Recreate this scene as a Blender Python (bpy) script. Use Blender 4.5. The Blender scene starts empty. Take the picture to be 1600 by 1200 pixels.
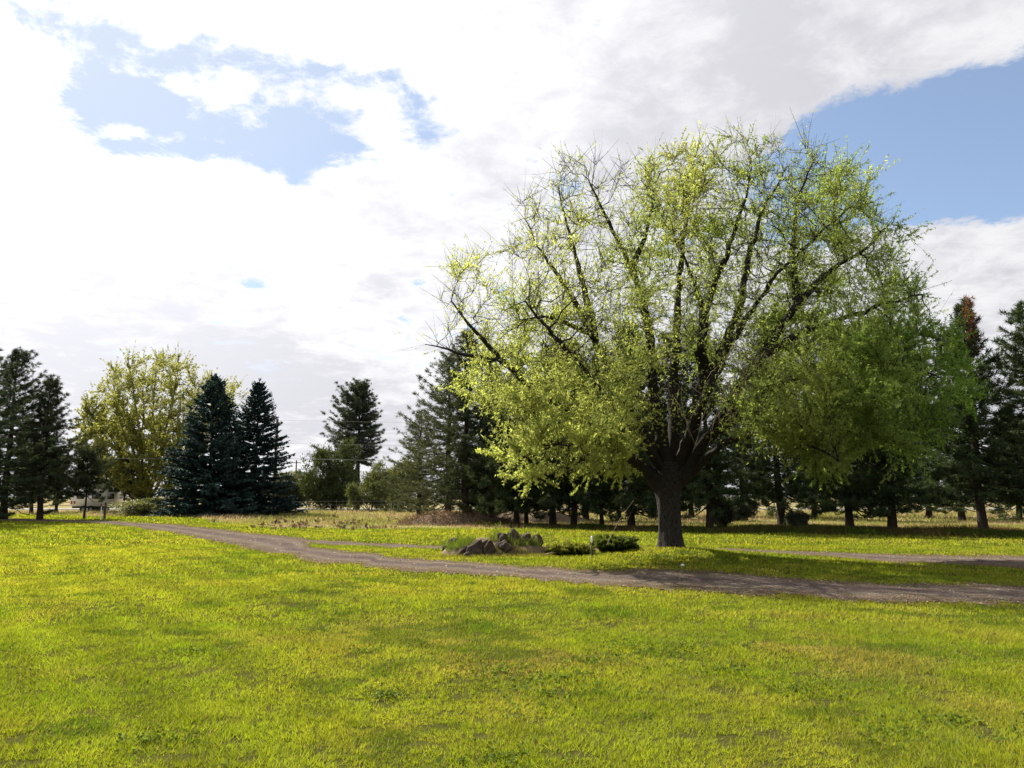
import bpy, math, random
import numpy as np
from mathutils import Vector

random.seed(7)
rng = np.random.default_rng(7)
sc = bpy.context.scene
COL = sc.collection

# ------------------------------------------------------------------ camera
FPX, CX, CY, HZ, EYE = 1200.0, 800.0, 600.0, 776.0, 1.6      # photo is 1600 x 1200
PITCH = math.atan((HZ - CY) / FPX)
cam_d = bpy.data.cameras.new("camera")
cam_d.sensor_width = 36.0
cam_d.lens = 36.0 * FPX / 1600.0
cam_d.clip_start, cam_d.clip_end = 0.1, 6000.0
cam = bpy.data.objects.new("camera", cam_d)
cam.location = (0, 0, EYE)
cam.rotation_euler = (math.pi / 2 + PITCH, 0, 0)
COL.objects.link(cam)
sc.camera = cam

# ------------------------------------------------------------------ sun and sky
SUN_EL = math.radians(41)
SUN_H = np.array([-0.68, 0.73]); SUN_H /= np.linalg.norm(SUN_H)
SUN_DIR = np.array([SUN_H[0] * math.cos(SUN_EL), SUN_H[1] * math.cos(SUN_EL), math.sin(SUN_EL)])
sun_d = bpy.data.lights.new("sun", 'SUN')
sun_d.energy, sun_d.angle, sun_d.color = 5.0, math.radians(0.55), (1.0, 0.93, 0.80)
sun = bpy.data.objects.new("sun", sun_d)
sun.rotation_euler = Vector(-SUN_DIR).to_track_quat('-Z', 'Y').to_euler()
sun.location = (-40, 45, 60)
COL.objects.link(sun)

vs = sc.view_settings
vs.view_transform, vs.look, vs.exposure, vs.gamma, vs.use_curve_mapping = 'Standard', 'None', 1.32, 1.0, False
sc.cycles.use_denoising = True
sc.cycles.max_bounces = 12
sc.cycles.transmission_bounces = 8
sc.cycles.diffuse_bounces = 8


def px_dir(px, py):
    u, v = (px - CX) / FPX, -(py - CY) / FPX
    c, s = math.cos(PITCH), math.sin(PITCH)
    return np.array([u, c - v * s, s + v * c])


class NT:
    """small node-tree writer"""
    def __init__(self, tree):
        self.t = tree
        tree.nodes.clear()

    def n(self, typ, ins=None, **props):
        nd = self.t.nodes.new(typ)
        for k, v in props.items():
            setattr(nd, k, v)
        for k, v in (ins or {}).items():
            sock = nd.inputs[k]
            if isinstance(v, bpy.types.NodeSocket):
                self.t.links.new(v, sock)
            else:
                sock.default_value = v
        return nd

    def m(self, op, a, b=0.0, c=0.0, clamp=False):
        return self.n('ShaderNodeMath', {0: a, 1: b, 2: c}, operation=op, use_clamp=clamp).outputs[0]

    def vm(self, op, a, b=(0, 0, 0), out=0):
        return self.n('ShaderNodeVectorMath', {0: a, 1: b}, operation=op).outputs[out]

    def noise(self, vec, scale, detail=4.0, rough=0.55, out=0, dist=0.0):
        return self.n('ShaderNodeTexNoise', {'Vector': vec, 'Scale': scale, 'Detail': detail, 'Roughness': rough,
                                             'Distortion': dist}).outputs[out]

    def ramp(self, fac, stops, interp='LINEAR'):
        nd = self.n('ShaderNodeValToRGB', {0: fac})
        cr = nd.color_ramp
        cr.interpolation = interp
        while len(cr.elements) < len(stops):
            cr.elements.new(0.5)
        for e, (p, c) in zip(cr.elements, stops):
            e.position = p
            e.color = (c[0], c[1], c[2], 1) if hasattr(c, '__len__') else (c, c, c, 1)
        return nd.outputs[0]

    def mix(self, f, a, b, mode='MIX'):
        nd = self.n('ShaderNodeMix', {0: f}, data_type='RGBA', blend_type=mode)
        for k, v in ((6, a), (7, b)):
            if isinstance(v, bpy.types.NodeSocket):
                self.t.links.new(v, nd.inputs[k])
            else:
                nd.inputs[k].default_value = (v[0], v[1], v[2], 1)
        return nd.outputs[2]


world = bpy.data.worlds.new("World")
sc.world = world
world.use_nodes = True
w = NT(world.node_tree)
sky = w.n('ShaderNodeTexSky', sky_type='NISHITA', sun_disc=False, sun_elevation=SUN_EL,
          sun_rotation=math.atan2(SUN_H[0], SUN_H[1]), altitude=900.0, air_density=1.0, dust_density=0.3, ozone_density=1.5)
D = w.n('ShaderNodeTexCoord').outputs['Generated']
sep = w.n('ShaderNodeSeparateXYZ', {0: D})
zc = w.m('ADD', w.m('MAXIMUM', sep.outputs[2], 0.0), 0.16)
flat = w.n('ShaderNodeCombineXYZ', {0: w.m('DIVIDE', sep.outputs[0], zc), 1: w.m('DIVIDE', sep.outputs[1], zc), 2: 0.37}).outputs[0]
n1 = w.noise(flat, 1.25, 9.0, 0.60, dist=0.15)
n2 = w.noise(flat, 4.6, 10.0, 0.66, dist=0.35)
n3 = w.noise(flat, 0.9, 5.0, 0.55)
n4 = w.noise(flat, 13.0, 8.0, 0.62, dist=0.4)
shape = w.m('ADD', w.m('MULTIPLY', w.m('SUBTRACT', n1, 0.5), 1.5), w.m('MULTIPLY', w.m('SUBTRACT', n2, 0.5), 3.0))
shape = w.m('ADD', shape, w.m('MULTIPLY', w.m('SUBTRACT', n4, 0.5), 1.5))
cover = w.m('ADD', shape, 0.66)
# openings in the cloud sheet: (photo direction, half width, half height in radians, depth)
HOLES = [(300, 190, 0.15, 0.055, 0.95), (170, 165, 0.07, 0.045, 0.7), (470, 205, 0.07, 0.05, 0.6), (90, 30, 0.06, 0.03, 1.0), (390, 90, 0.10, 0.03, 0.6),
         (390, 435, 0.06, 0.022, 0.8), (1500, 225, 0.22, 0.065, 1.7), (1330, 205, 0.10, 0.045, 1.0), (1600, 200, 0.10, 0.05, 0.9),
         (1440, 290, 0.10, 0.045, 1.1), (680, 210, 0.05, 0.025, 0.7), (985, 215, 0.06, 0.015, 0.5),
         (1700, 240, 0.16, 0.07, 1.2), (-260, 260, 0.18, 0.07, 0.9), (-620, 80, 0.2, 0.10, 0.9), (2150, 120, 0.2, 0.1, 0.9),
         (1570, 420, 0.16, 0.055, -1.4), (1350, 60, 0.25, 0.05, -0.7), (0, 250, 0.10, 0.10, -0.8), (-20, 110, 0.06, 0.05, -0.9), (300, 300, 0.16, 0.03, -0.5), (1080, 170, 0.12, 0.09, -0.6), (330, 150, 0.06, 0.02, -0.55), (400, 190, 0.04, 0.015, -0.5), (210, 205, 0.04, 0.012, -0.7)]
for hx, hy, a, b, k in HOLES:
    d = px_dir(hx, hy); d /= np.linalg.norm(d)
    r = np.cross(d, [0, 0, 1]); r /= np.linalg.norm(r)
    u = np.cross(r, d)
    du = w.m('DIVIDE', w.vm('DOT_PRODUCT', D, tuple(r), 'Value'), a)
    dv = w.m('DIVIDE', w.vm('DOT_PRODUCT', D, tuple(u), 'Value'), b)
    front = w.m('GREATER_THAN', w.vm('DOT_PRODUCT', D, tuple(d), 'Value'), 0.3)
    rr = w.m('ADD', w.m('MULTIPLY', du, du), w.m('MULTIPLY', dv, dv))
    g = w.m('MULTIPLY', w.m('POWER', 2.718, w.m('MULTIPLY', rr, -1.0)), front)
    cover = w.m('SUBTRACT', cover, w.m('MULTIPLY', g, k))
alpha = w.n('ShaderNodeMapRange', {'Value': cover, 'From Min': -0.15, 'From Max': 0.42}, interpolation_type='SMOOTHSTEP').outputs[0]
low = w.n('ShaderNodeMapRange', {'Value': sep.outputs[2], 'From Min': 0.14, 'From Max': 0.25, 'To Min': 1.0, 'To Max': 0.0}).outputs[0]
alpha = w.m('MAXIMUM', alpha, low)
# clouds: brighter towards the sun, greyer where the sheet is thick
cs = w.m('MAXIMUM', w.vm('DOT_PRODUCT', D, tuple(SUN_DIR), 'Value'), 0.0)
glow = w.m('POWER', cs, 6.0)
base_ = w.n('ShaderNodeMapRange', {'Value': sep.outputs[2], 'From Min': 0.05, 'From Max': 0.34, 'To Min': 0.14, 'To Max': 0.0}).outputs[0]
thick = w.n('ShaderNodeMapRange', {'Value': w.m('ADD', w.m('ADD', n3, base_), w.m('MULTIPLY', w.m('SUBTRACT', w.m('ADD', n2, w.m('MULTIPLY', n4, 0.5)), 0.75), 0.8)), 'From Min': 0.40, 'From Max': 0.74}, interpolation_type='SMOOTHSTEP').outputs[0]
bright = w.m('ADD', w.m('SUBTRACT', 5.6, w.m('MULTIPLY', thick, 1.55)), w.m('MULTIPLY', glow, 4.2))
ccol = w.n('ShaderNodeCombineXYZ', {0: bright, 1: w.m('MULTIPLY', bright, 1.0), 2: w.m('MULTIPLY', bright, w.m('MULTIPLY_ADD', thick, 0.05, 1.02))}).outputs[0]
veil = w.mix(w.m('MULTIPLY_ADD', glow, 0.9, 0.16, clamp=True), sky.outputs[0], (4.6, 5.1, 5.9))
wcol = w.mix(alpha, veil, ccol)
bg = w.n('ShaderNodeBackground', {'Color': wcol, 'Strength': 0.066})
w.n('ShaderNodeOutputWorld', {0: bg.outputs[0]})

# ------------------------------------------------------------------ helpers
def hash2(ix, iy, seed):
    h = (ix.astype(np.int64) * 374761393 + iy.astype(np.int64) * 668265263 + seed * 974634777) & 0xFFFFFFFF
    h = ((h ^ (h >> 13)) * 1274126177) & 0xFFFFFFFF
    return ((h ^ (h >> 16)) & 0xFFFF) / 65535.0


def vnoise(x, y, seed=0):
    x = np.asarray(x, float); y = np.asarray(y, float)
    ix, iy = np.floor(x), np.floor(y)
    fx, fy = x - ix, y - iy
    fx, fy = fx * fx * (3 - 2 * fx), fy * fy * (3 - 2 * fy)
    a, b = hash2(ix, iy, seed), hash2(ix + 1, iy, seed)
    c, d = hash2(ix, iy + 1, seed), hash2(ix + 1, iy + 1, seed)
    return (a * (1 - fx) + b * fx) * (1 - fy) + (c * (1 - fx) + d * fx) * fy


def fbm(x, y, seed=0, octv=4):
    s, amp, tot = 0.0, 1.0, 0.0
    for o in range(octv):
        s = s + amp * vnoise(x * 2 ** o, y * 2 ** o, seed + o * 17)
        tot += amp; amp *= 0.5
    return s / tot


def terr(x, y):
    x = np.asarray(x, float); y = np.asarray(y, float)
    far = np.clip((np.hypot(x, y) - 3) / 12, 0, 1)
    z = 0.09 * (vnoise(x * 0.13 + 5, y * 0.13 + 9, 3) - 0.5) * far + 0.035 * (vnoise(x * 0.6, y * 0.6, 4) - 0.5)
    z = z + 0.16 * np.exp(-((x - 4.6) ** 2 + (y - 21.9) ** 2) / 2.6)
    return z


def tz(x, y):
    return float(terr(np.array([x]), np.array([y]))[0])


def G(px, py):
    """ground point seen at a photo pixel"""
    d = px_dir(px, py)
    t = EYE / -d[2]
    return np.array([d[0] * t, d[1] * t])


def P(px, py, Y):
    """point at depth Y seen at a photo pixel"""
    d = px_dir(px, py)
    t = Y / d[1]
    return np.array([d[0] * t, Y, EYE + d[2] * t])


def to_px(V):
    V = np.atleast_2d(V)
    c, s = math.cos(PITCH), math.sin(PITCH)
    x, y, z = V[:, 0], V[:, 1], V[:, 2] - EYE
    f = y * c + z * s
    v = -y * s + z * c
    return CX + FPX * x / f, CY - FPX * v / f


def unit(a):
    return a / np.maximum(np.linalg.norm(a, axis=-1, keepdims=True), 1e-9)


def rdir(n):
    return unit(rng.normal(size=(n, 3)))


class MB:
    """collects triangles/quads in numpy and links them as ONE mesh object"""
    def __init__(self):
        self.V, self.T, self.Q, self.C, self.n = [], [], [], [], 0

    def add(self, V, T=None, Q=None, C=None):
        V = np.asarray(V, float).reshape(-1, 3)
        if T is not None and len(T):
            self.T.append(np.asarray(T, np.int64).reshape(-1, 3) + self.n)
        if Q is not None and len(Q):
            self.Q.append(np.asarray(Q, np.int64).reshape(-1, 4) + self.n)
        self.V.append(V)
        if C is not None:
            self.C.append(np.broadcast_to(np.asarray(C, float), (len(V), 3)))
        self.n += len(V)

    def tube(self, Pts, R, sides=6, cap=True):
        Pts = np.asarray(Pts, float); R = np.broadcast_to(np.asarray(R, float), (len(Pts),))
        self.tubes(Pts[None], R[None], sides, cap)

    def tubes(self, Pts, R, sides=3, cap=False):
        m, k, _ = Pts.shape
        t = np.gradient(Pts, axis=1)
        t = unit(t)
        ref = np.broadcast_to(np.array([0.37, 0.83, 0.41]), t.shape)
        if k > 1:
            bad = (np.abs((unit(Pts[:, -1] - Pts[:, 0]) * unit(ref[:, 0])).sum(-1)) > 0.92)
            ref = np.where(bad[:, None, None], np.array([0.9, -0.3, 0.2]), ref)
        a = unit(np.cross(t, ref)); b = np.cross(t, a)
        th = np.arange(sides) / sides * 2 * math.pi
        V = Pts[:, :, None] + R[:, :, None, None] * (np.cos(th)[None, None, :, None] * a[:, :, None] + np.sin(th)[None, None, :, None] * b[:, :, None])
        idx = np.arange(m * k * sides).reshape(m, k, sides)
        nx = np.roll(idx, -1, axis=2)
        q = np.stack([idx[:, :-1], nx[:, :-1], nx[:, 1:], idx[:, 1:]], -1).reshape(-1, 4)
        T = None
        if cap and sides > 2:
            T = []
            for r0 in (idx[:, 0], idx[:, -1]):
                for j in range(1, sides - 1):
                    T.append(np.stack([r0[:, 0], r0[:, j], r0[:, j + 1]], -1))
            T = np.concatenate(T)
        self.add(V, T, q)

    def box(self, c, s, rz=0.0):
        c = np.asarray(c, float); s = np.asarray(s, float) / 2
        v = np.array([[x, y, z] for x in (-1, 1) for y in (-1, 1) for z in (-1, 1)], float) * s
        co, si = math.cos(rz), math.sin(rz)
        v = np.stack([v[:, 0] * co - v[:, 1] * si, v[:, 0] * si + v[:, 1] * co, v[:, 2]], -1) + c
        self.add(v, Q=[[0, 1, 3, 2], [4, 6, 7, 5], [0, 4, 5, 1], [2, 3, 7, 6], [0, 2, 6, 4], [1, 5, 7, 3]])

    def rhombs(self, B, Dv, N, L, W, C=None):
        """leaf shapes: base B, direction Dv, face normal hint N, length L, width W"""
        n = len(B)
        s = unit(np.cross(Dv, N))
        L = np.broadcast_to(L, (n,))[:, None]; W = np.broadcast_to(W, (n,))[:, None]
        V = np.stack([B, B + Dv * L * 0.45 + s * W / 2, B + Dv * L, B + Dv * L * 0.45 - s * W / 2], 1).reshape(-1, 3)
        q = np.arange(4 * n).reshape(n, 4)
        self.add(V, Q=q, C=None if C is None else np.repeat(C, 4, axis=0))

    def tris(self, B, Dv, N, L, W, C=None):
        """small pointed leaves, one face each"""
        n = len(B)
        s = unit(np.cross(Dv, N)) * (np.broadcast_to(W, (n,)) / 2)[:, None]
        self.blades(B, B + Dv * np.broadcast_to(L, (n,))[:, None], s, C)

    def blades(self, B, Tip, S, C=None):
        """thin triangles: base B, tip Tip, half-width vector S"""
        n = len(B)
        V = np.stack([B - S, B + S, Tip], 1).reshape(-1, 3)
        self.add(V, T=np.arange(3 * n).reshape(n, 3), C=None if C is None else np.repeat(C, 3, axis=0))

    def mesh(self, name, mat, smooth=False):
        me = bpy.data.meshes.new(name)
        V = np.concatenate(self.V) if self.V else np.zeros((0, 3))
        T = np.concatenate(self.T) if self.T else np.zeros((0, 3), np.int64)
        Q = np.concatenate(self.Q) if self.Q else np.zeros((0, 4), np.int64)
        me.vertices.add(len(V)); me.vertices.foreach_set('co', V.astype(np.float32).ravel())
        me.loops.add(T.size + Q.size)
        me.loops.foreach_set('vertex_index', np.concatenate([T.ravel(), Q.ravel()]).astype(np.int32))
        me.polygons.add(len(T) + len(Q))
        st = np.concatenate([np.arange(len(T)) * 3, T.size + np.arange(len(Q)) * 4]).astype(np.int32)
        me.polygons.foreach_set('loop_start', st)
        if smooth:
            me.polygons.foreach_set('use_smooth', np.ones(len(st), bool))
        if self.C:
            Cc = np.concatenate(self.C)
            at = me.attributes.new('col', 'FLOAT_COLOR', 'POINT')
            at.data.foreach_set('color', np.concatenate([Cc, np.ones((len(Cc), 1))], 1).astype(np.float32).ravel())
        me.materials.append(mat)
        me.update(calc_edges=True)
        return me

    def build(self, name, mat, parent=None, smooth=False):
        return link(name, self.mesh(name, mat, smooth), parent)


def link(name, me, parent=None):
    o = bpy.data.objects.new(name, me)
    COL.objects.link(o)
    if parent is not None:
        o.parent = parent
    return o


def tag(o, label=None, cat=None, group=None, kind=None):
    for k, v in (('label', label), ('category', cat), ('group', group), ('kind', kind)):
        if v:
            o[k] = v
    return o


def thing(name, label, cat, loc=(0, 0, 0), rz=0.0, group=None):
    o = bpy.data.objects.new(name, None)
    o.empty_display_size = 0.3
    COL.objects.link(o)
    o.location = loc; o.rotation_euler = (0, 0, rz)
    return tag(o, label, cat, group)


def copy_tree(o, parent=None):
    c = o.copy(); COL.objects.link(c)
    c.parent = parent
    for ch in o.children:
        copy_tree(ch, c)
    return c


# ------------------------------------------------------------------ materials
def new_mat(name):
    m = bpy.data.materials.new(name)
    m.use_nodes = True
    return m, NT(m.node_tree)


def leaf_mat(name, trans=0.5, tr_tint=(1.25, 1.15, 0.55), rough=0.55, spec=0.3, vary=0.25, gain=1.0):
    m, t = new_mat(name)
    col = t.n('ShaderNodeAttribute', attribute_name='col').outputs['Color']
    oi = t.n('ShaderNodeObjectInfo').outputs['Random']
    f = t.m('MULTIPLY_ADD', oi, vary, gain - vary / 2)
    fv = t.n('ShaderNodeCombineXYZ', {0: f, 1: f, 2: f}).outputs[0]
    col = t.vm('MULTIPLY', col, fv)
    p = t.n('ShaderNodeBsdfPrincipled', {'Base Color': col, 'Roughness': rough, 'Specular IOR Level': spec})
    tr = t.n('ShaderNodeBsdfTranslucent', {'Color': t.vm('MULTIPLY', col, tr_tint)})
    mx = t.n('ShaderNodeMixShader', {0: trans, 1: p.outputs[0], 2: tr.outputs[0]})
    t.n('ShaderNodeOutputMaterial', {0: mx.outputs[0]})
    return m


def bark_mat(name, c1, c2, scale=6.0, stretch=0.22, bump=0.6):
    m, t = new_mat(name)
    co = t.n('ShaderNodeTexCoord').outputs['Object']
    mp = t.n('ShaderNodeMapping', {'Vector': co, 'Scale': (1, 1, stretch)}).outputs[0]
    v = t.n('ShaderNodeTexVoronoi', {'Vector': t.vm('ADD', mp, t.vm('SCALE', t.noise(mp, scale, 3, out=1), (0.06, 0.06, 0.06))), 'Scale': scale * 2.2}, feature='DISTANCE_TO_EDGE').outputs[0]
    n = t.noise(mp, scale * 3, 6, 0.65)
    f = t.m('ADD', t.m('MULTIPLY', t.m('MINIMUM', v, 0.25), 2.2), t.m('MULTIPLY', n, 0.5))
    col = t.ramp(f, [(0.15, c1), (0.75, c2)])
    b = t.n('ShaderNodeBump', {'Strength': bump, 'Distance': 0.03, 'Height': f}).outputs[0]
    p = t.n('ShaderNodeBsdfPrincipled', {'Base Color': col, 'Roughness': 0.9, 'Specular IOR Level': 0.15, 'Normal': b})
    t.n('ShaderNodeOutputMaterial', {0: p.outputs[0]})
    return m


def plain_mat(name, c1, c2=None, scale=8.0, rough=0.8, spec=0.3, bump=0.0, metal=0.0):
    m, t = new_mat(name)
    co = t.n('ShaderNodeTexCoord').outputs['Object']
    n = t.noise(co, scale, 6, 0.6)
    col = t.ramp(n, [(0.3, c1), (0.7, c2 or tuple(x * 0.8 for x in c1))])
    ins = {'Base Color': col, 'Roughness': rough, 'Specular IOR Level': spec, 'Metallic': metal}
    if bump:
        ins['Normal'] = t.n('ShaderNodeBump', {'Strength': bump, 'Distance': 0.05, 'Height': n}).outputs[0]
    p = t.n('ShaderNodeBsdfPrincipled', ins)
    t.n('ShaderNodeOutputMaterial', {0: p.outputs[0]})
    return m


M = {}
M['willow_leaf'] = leaf_mat('willow_leaf', 0.60, (1.16, 1.17, 0.66), 0.6, 0.15, vary=0.0)
M['pine_needle'] = leaf_mat('pine_needle', 0.22, (1.3, 1.15, 0.5), 0.7, 0.08, 0.3)
M['spruce_needle'] = leaf_mat('spruce_needle', 0.12, (1.1, 1.1, 0.8), 0.75, 0.08, 0.2)
M['bush_leaf'] = leaf_mat('bush_leaf', 0.35, (1.25, 1.15, 0.55), 0.6, 0.2, 0.2)
M['grass'] = leaf_mat('grass', 0.5, (1.18, 1.16, 0.40), 0.65, 0.05, 0.0)
M['dry_grass'] = leaf_mat('dry_grass', 0.4, (1.1, 1.0, 0.8), 0.7, 0.15, 0.0)
M['willow_bark'] = bark_mat('willow_bark', (0.010, 0.008, 0.007), (0.062, 0.054, 0.050), 5.0, 0.25, 0.9)
M['limb_bark'] = bark_mat('limb_bark', (0.010, 0.009, 0.008), (0.046, 0.040, 0.036), 6.0, 0.4, 0.5)
M['pine_bark'] = bark_mat('pine_bark', (0.012, 0.009, 0.007), (0.05, 0.037, 0.028), 7.0, 0.3, 0.6)
M['pale_bark'] = bark_mat('pale_bark', (0.04, 0.034, 0.02), (0.10, 0.09, 0.055), 6.0, 0.4, 0.4)
M['dead_wood'] = plain_mat('dead_wood', (0.34, 0.27, 0.20), (0.20, 0.16, 0.12), 9, 0.9, 0.1)
M['rock'] = plain_mat('rock', (0.028, 0.023, 0.020), (0.115, 0.09, 0.07), 6.0, 0.95, 0.1, 0.9)
M['soil'] = plain_mat('soil', (0.10, 0.075, 0.05), (0.20, 0.155, 0.105), 6.0, 1.0, 0.05, 0.6)
M['wood_post'] = plain_mat('wood_post', (0.06, 0.045, 0.035), (0.10, 0.08, 0.06), 12, 0.9, 0.1, 0.3)
M['steel'] = plain_mat('steel', (0.30, 0.30, 0.29), (0.22, 0.22, 0.22), 20, 0.5, 0.5, 0, 0.6)
M['white_paint'] = plain_mat('white_paint', (0.78, 0.78, 0.76), (0.70, 0.70, 0.69), 3, 0.35, 0.5)
M['dark_paint'] = plain_mat('dark_paint', (0.02, 0.022, 0.03), (0.03, 0.03, 0.035), 3, 0.4, 0.5)
M['rubber'] = plain_mat('rubber', (0.02, 0.02, 0.02), (0.03, 0.03, 0.03), 9, 0.8, 0.2)
M['red_lens'] = plain_mat('red_lens', (0.40, 0.02, 0.015), (0.35, 0.02, 0.015), 4, 0.25, 0.5)
M['glass'] = plain_mat('dark_glass', (0.015, 0.02, 0.025), (0.02, 0.025, 0.03), 4, 0.08, 0.6)
M['asphalt'] = plain_mat('asphalt', (0.17, 0.17, 0.17), (0.22, 0.215, 0.21), 2.0, 0.9, 0.2)
M['cable'] = plain_mat('cable', (0.25, 0.25, 0.25), (0.3, 0.3, 0.3), 2.0, 0.5, 0.4)


def ground_mat():
    m, t = new_mat('ground')
    pos = t.n('ShaderNodeNewGeometry').outputs['Position']
    dry = t.n('ShaderNodeAttribute', attribute_name='col').outputs['Color']
    ds = t.n('ShaderNodeSeparateColor', {0: dry}).outputs[0]
    a = t.noise(pos, 0.35, 5, 0.6); b = t.noise(pos, 3.0, 6, 0.65); c = t.noise(pos, 26.0, 4, 0.7)
    lawn = t.mix(a, (0.040, 0.046, 0.010), (0.070, 0.068, 0.016))
    lawn = t.mix(t.m('MULTIPLY', c, 0.55), lawn, (0.05, 0.045, 0.02))
    mead = t.ramp(t.m('ADD', t.m('MULTIPLY', a, 0.6), t.m('MULTIPLY', b, 0.4)), [(0.36, (0.30, 0.235, 0.145)), (0.5, (0.26, 0.22, 0.12)), (0.60, (0.15, 0.17, 0.04))])
    mead = t.mix(t.m('MULTIPLY', c, 0.4), mead, (0.10, 0.075, 0.05))
    f = t.n('ShaderNodeMapRange', {'Value': t.m('ADD', ds, t.m('MULTIPLY', t.m('SUBTRACT', b, 0.5), 0.8)), 'From Min': 0.3, 'From Max': 0.7}).outputs[0]
    col = t.mix(f, lawn, mead)
    bp = t.n('ShaderNodeBump', {'Strength': 0.8, 'Distance': 0.06, 'Height': t.m('ADD', b, t.m('MULTIPLY', c, 0.5))}).outputs[0]
    p = t.n('ShaderNodeBsdfPrincipled', {'Base Color': col, 'Roughness': 1.0, 'Specular IOR Level': 0.0, 'Normal': bp})
    t.n('ShaderNodeOutputMaterial', {0: p.outputs[0]})
    return m


def gravel_mat():
    m, t = new_mat('gravel')
    pos = t.n('ShaderNodeNewGeometry').outputs['Position']
    a = t.noise(pos, 0.7, 5, 0.6); b = t.noise(pos, 9.0, 6, 0.7)
    v = t.n('ShaderNodeTexVoronoi', {'Vector': pos, 'Scale': 32.0})
    col = t.ramp(t.m('ADD', t.m('MULTIPLY', a, 0.5), t.m('MULTIPLY', b, 0.5)), [(0.35, (0.068, 0.050, 0.050)), (0.52, (0.115, 0.090, 0.082)), (0.66, (0.165, 0.130, 0.102))])
    at = t.n('ShaderNodeSeparateColor', {0: t.n('ShaderNodeAttribute', attribute_name='col').outputs['Color']})
    col = t.mix(t.m('MULTIPLY', at.outputs[0], 0.6, clamp=True), col, (0.235, 0.195, 0.155))
    col = t.mix(t.m('MULTIPLY', at.outputs[1], t.m('ADD', a, 0.35), clamp=True), col, (0.120, 0.092, 0.055))
    col = t.mix(0.35, col, t.mix(1.0, col, v.outputs['Color'], 'MULTIPLY'))
    h = t.m('ADD', v.outputs['Distance'], b)
    bp = t.n('ShaderNodeBump', {'Strength': 0.8, 'Distance': 0.03, 'Height': h}).outputs[0]
    p = t.n('ShaderNodeBsdfPrincipled', {'Base Color': col, 'Roughness': 1.0, 'Specular IOR Level': 0.0, 'Normal': bp})
    t.n('ShaderNodeOutputMaterial', {0: p.outputs[0]})
    return m


M['ground'] = ground_mat()
M['gravel'] = gravel_mat()
M['pebble'] = leaf_mat('pebble', 0.0, (1, 1, 1), 1.0, 0.02, 0.0)

# ------------------------------------------------------------------ driveway outline (ground points in metres)
def pts(px_list):
    return np.array([G(*p) for p in px_list])

NEAR = np.vstack([[[-130, 62]], [[-60, 55]], pts([(20, 814.5), (100, 816), (180, 820), (270, 833), (350, 850), (430, 866), (500, 878), (600, 888), (700, 895), (800, 902),
                 (900, 908), (1000, 917), (1100, 923), (1200, 929), (1300, 935), (1400, 939), (1500, 943), (1600, 948)]), [[10, 10.9], [15, 10.8], [30, 11.5]]])
FAR1 = np.vstack([[[-130, 69]], [[-62, 61]], pts([(20, 810.5), (100, 811.5), (180, 814), (270, 820), (350, 828), (430, 836), (480, 842)]),
                  pts([(487, 856), (540, 862), (600, 869), (700, 877), (800, 884), (900, 887), (1000, 890), (1100, 893), (1200, 902), (1300, 909), (1400, 914), (1600, 917)]),
                  [[14, 13.4], [30, 14]]])
FARF = np.array([[-7.75, 29.1], [-5.4, 27.2], [-2.3, 25.9], [2, 25.4], [5.5, 24.8], [7.4, 23.7], [9.2, 22.7], [10.9, 21.9], [13.9, 21.0], [20, 19.6], [32, 18.5]])
FARN = np.array([[-7.75, 29.0], [-7.2, 27.2], [-6.2, 26.3], [-4.6, 25.5], [-2.2, 24.4], [2, 23.9], [5.0, 23.4], [6.6, 22.4], [8.4, 20.9], [9.4, 19.2], [10.6, 18.2], [11.8, 17.5], [20, 15.6], [32, 14.8]])


def edge(E, x):
    return np.interp(x, E[:, 0], E[:, 1])


def wob(x, s, k=1.0):
    return 1.5 * k * (0.5 * (vnoise(x * 1.3, x * 0 + s, s) - 0.5) + 0.30 * (vnoise(x * 5, x * 0 + s, s + 1) - 0.5) + 0.12 * (vnoise(x * 17, x * 0, s + 2) - 0.5))


def drive_d(x, y):
    """>0 inside the gravel (metres to the nearest edge, measured across), <0 on grass"""
    d1 = np.minimum(y - (edge(NEAR, x) + wob(x, 11)), (edge(FAR1, x) + wob(x, 12)) - y)
    d2 = np.minimum(y - (edge(FARN, x) + wob(x, 13)), (edge(FARF, x) + wob(x, 14)) - y)
    d2 = np.where(x > -7.75, d2, -9.0)
    return np.maximum(d1, d2)


def meadow(x, y):
    """0 lawn .. 1 dry field"""
    e = np.interp(x, [-60, -24, -17, -12, -6, -1, 3, 10, 20, 40], [75, 60, 46, 40.5, 39.5, 39, 41, 38.5, 37, 36])
    e = e + 2.0 * (vnoise(x * 0.3, y * 0.3, 40) - 0.5)
    return np.clip((y - e) / 2.5 + 0.5, 0, 1)

# ------------------------------------------------------------------ ground sheet
mb = MB()
ang = np.concatenate([np.linspace(-math.pi, -0.75, 50)[:-1], np.linspace(-0.75, 0.75, 190), np.linspace(0.75, math.pi, 50)[1:]])
rad = np.concatenate([[0.0], np.geomspace(2.0, 90, 110), np.geomspace(95, 3000, 30)])
A, R = np.meshgrid(ang, rad)
X, Y = R * np.sin(A), R * np.cos(A)
Z = np.where(R < 400, terr(X, Y), 0)
idx = np.arange(X.size).reshape(X.shape)
q = np.stack([idx[:-1, :-1], idx[1:, :-1], idx[1:, 1:], idx[:-1, 1:]], -1).reshape(-1, 4)
dm = meadow(X, Y).ravel()
mb.add(np.stack([X, Y, Z], -1).reshape(-1, 3), Q=q[:, ::-1], C=np.stack([dm, dm, dm], -1))
tag(mb.build('ground', M['ground'], smooth=True), 'broad sunny lawn running into a dry pale meadow', 'ground', kind='structure')

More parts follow.
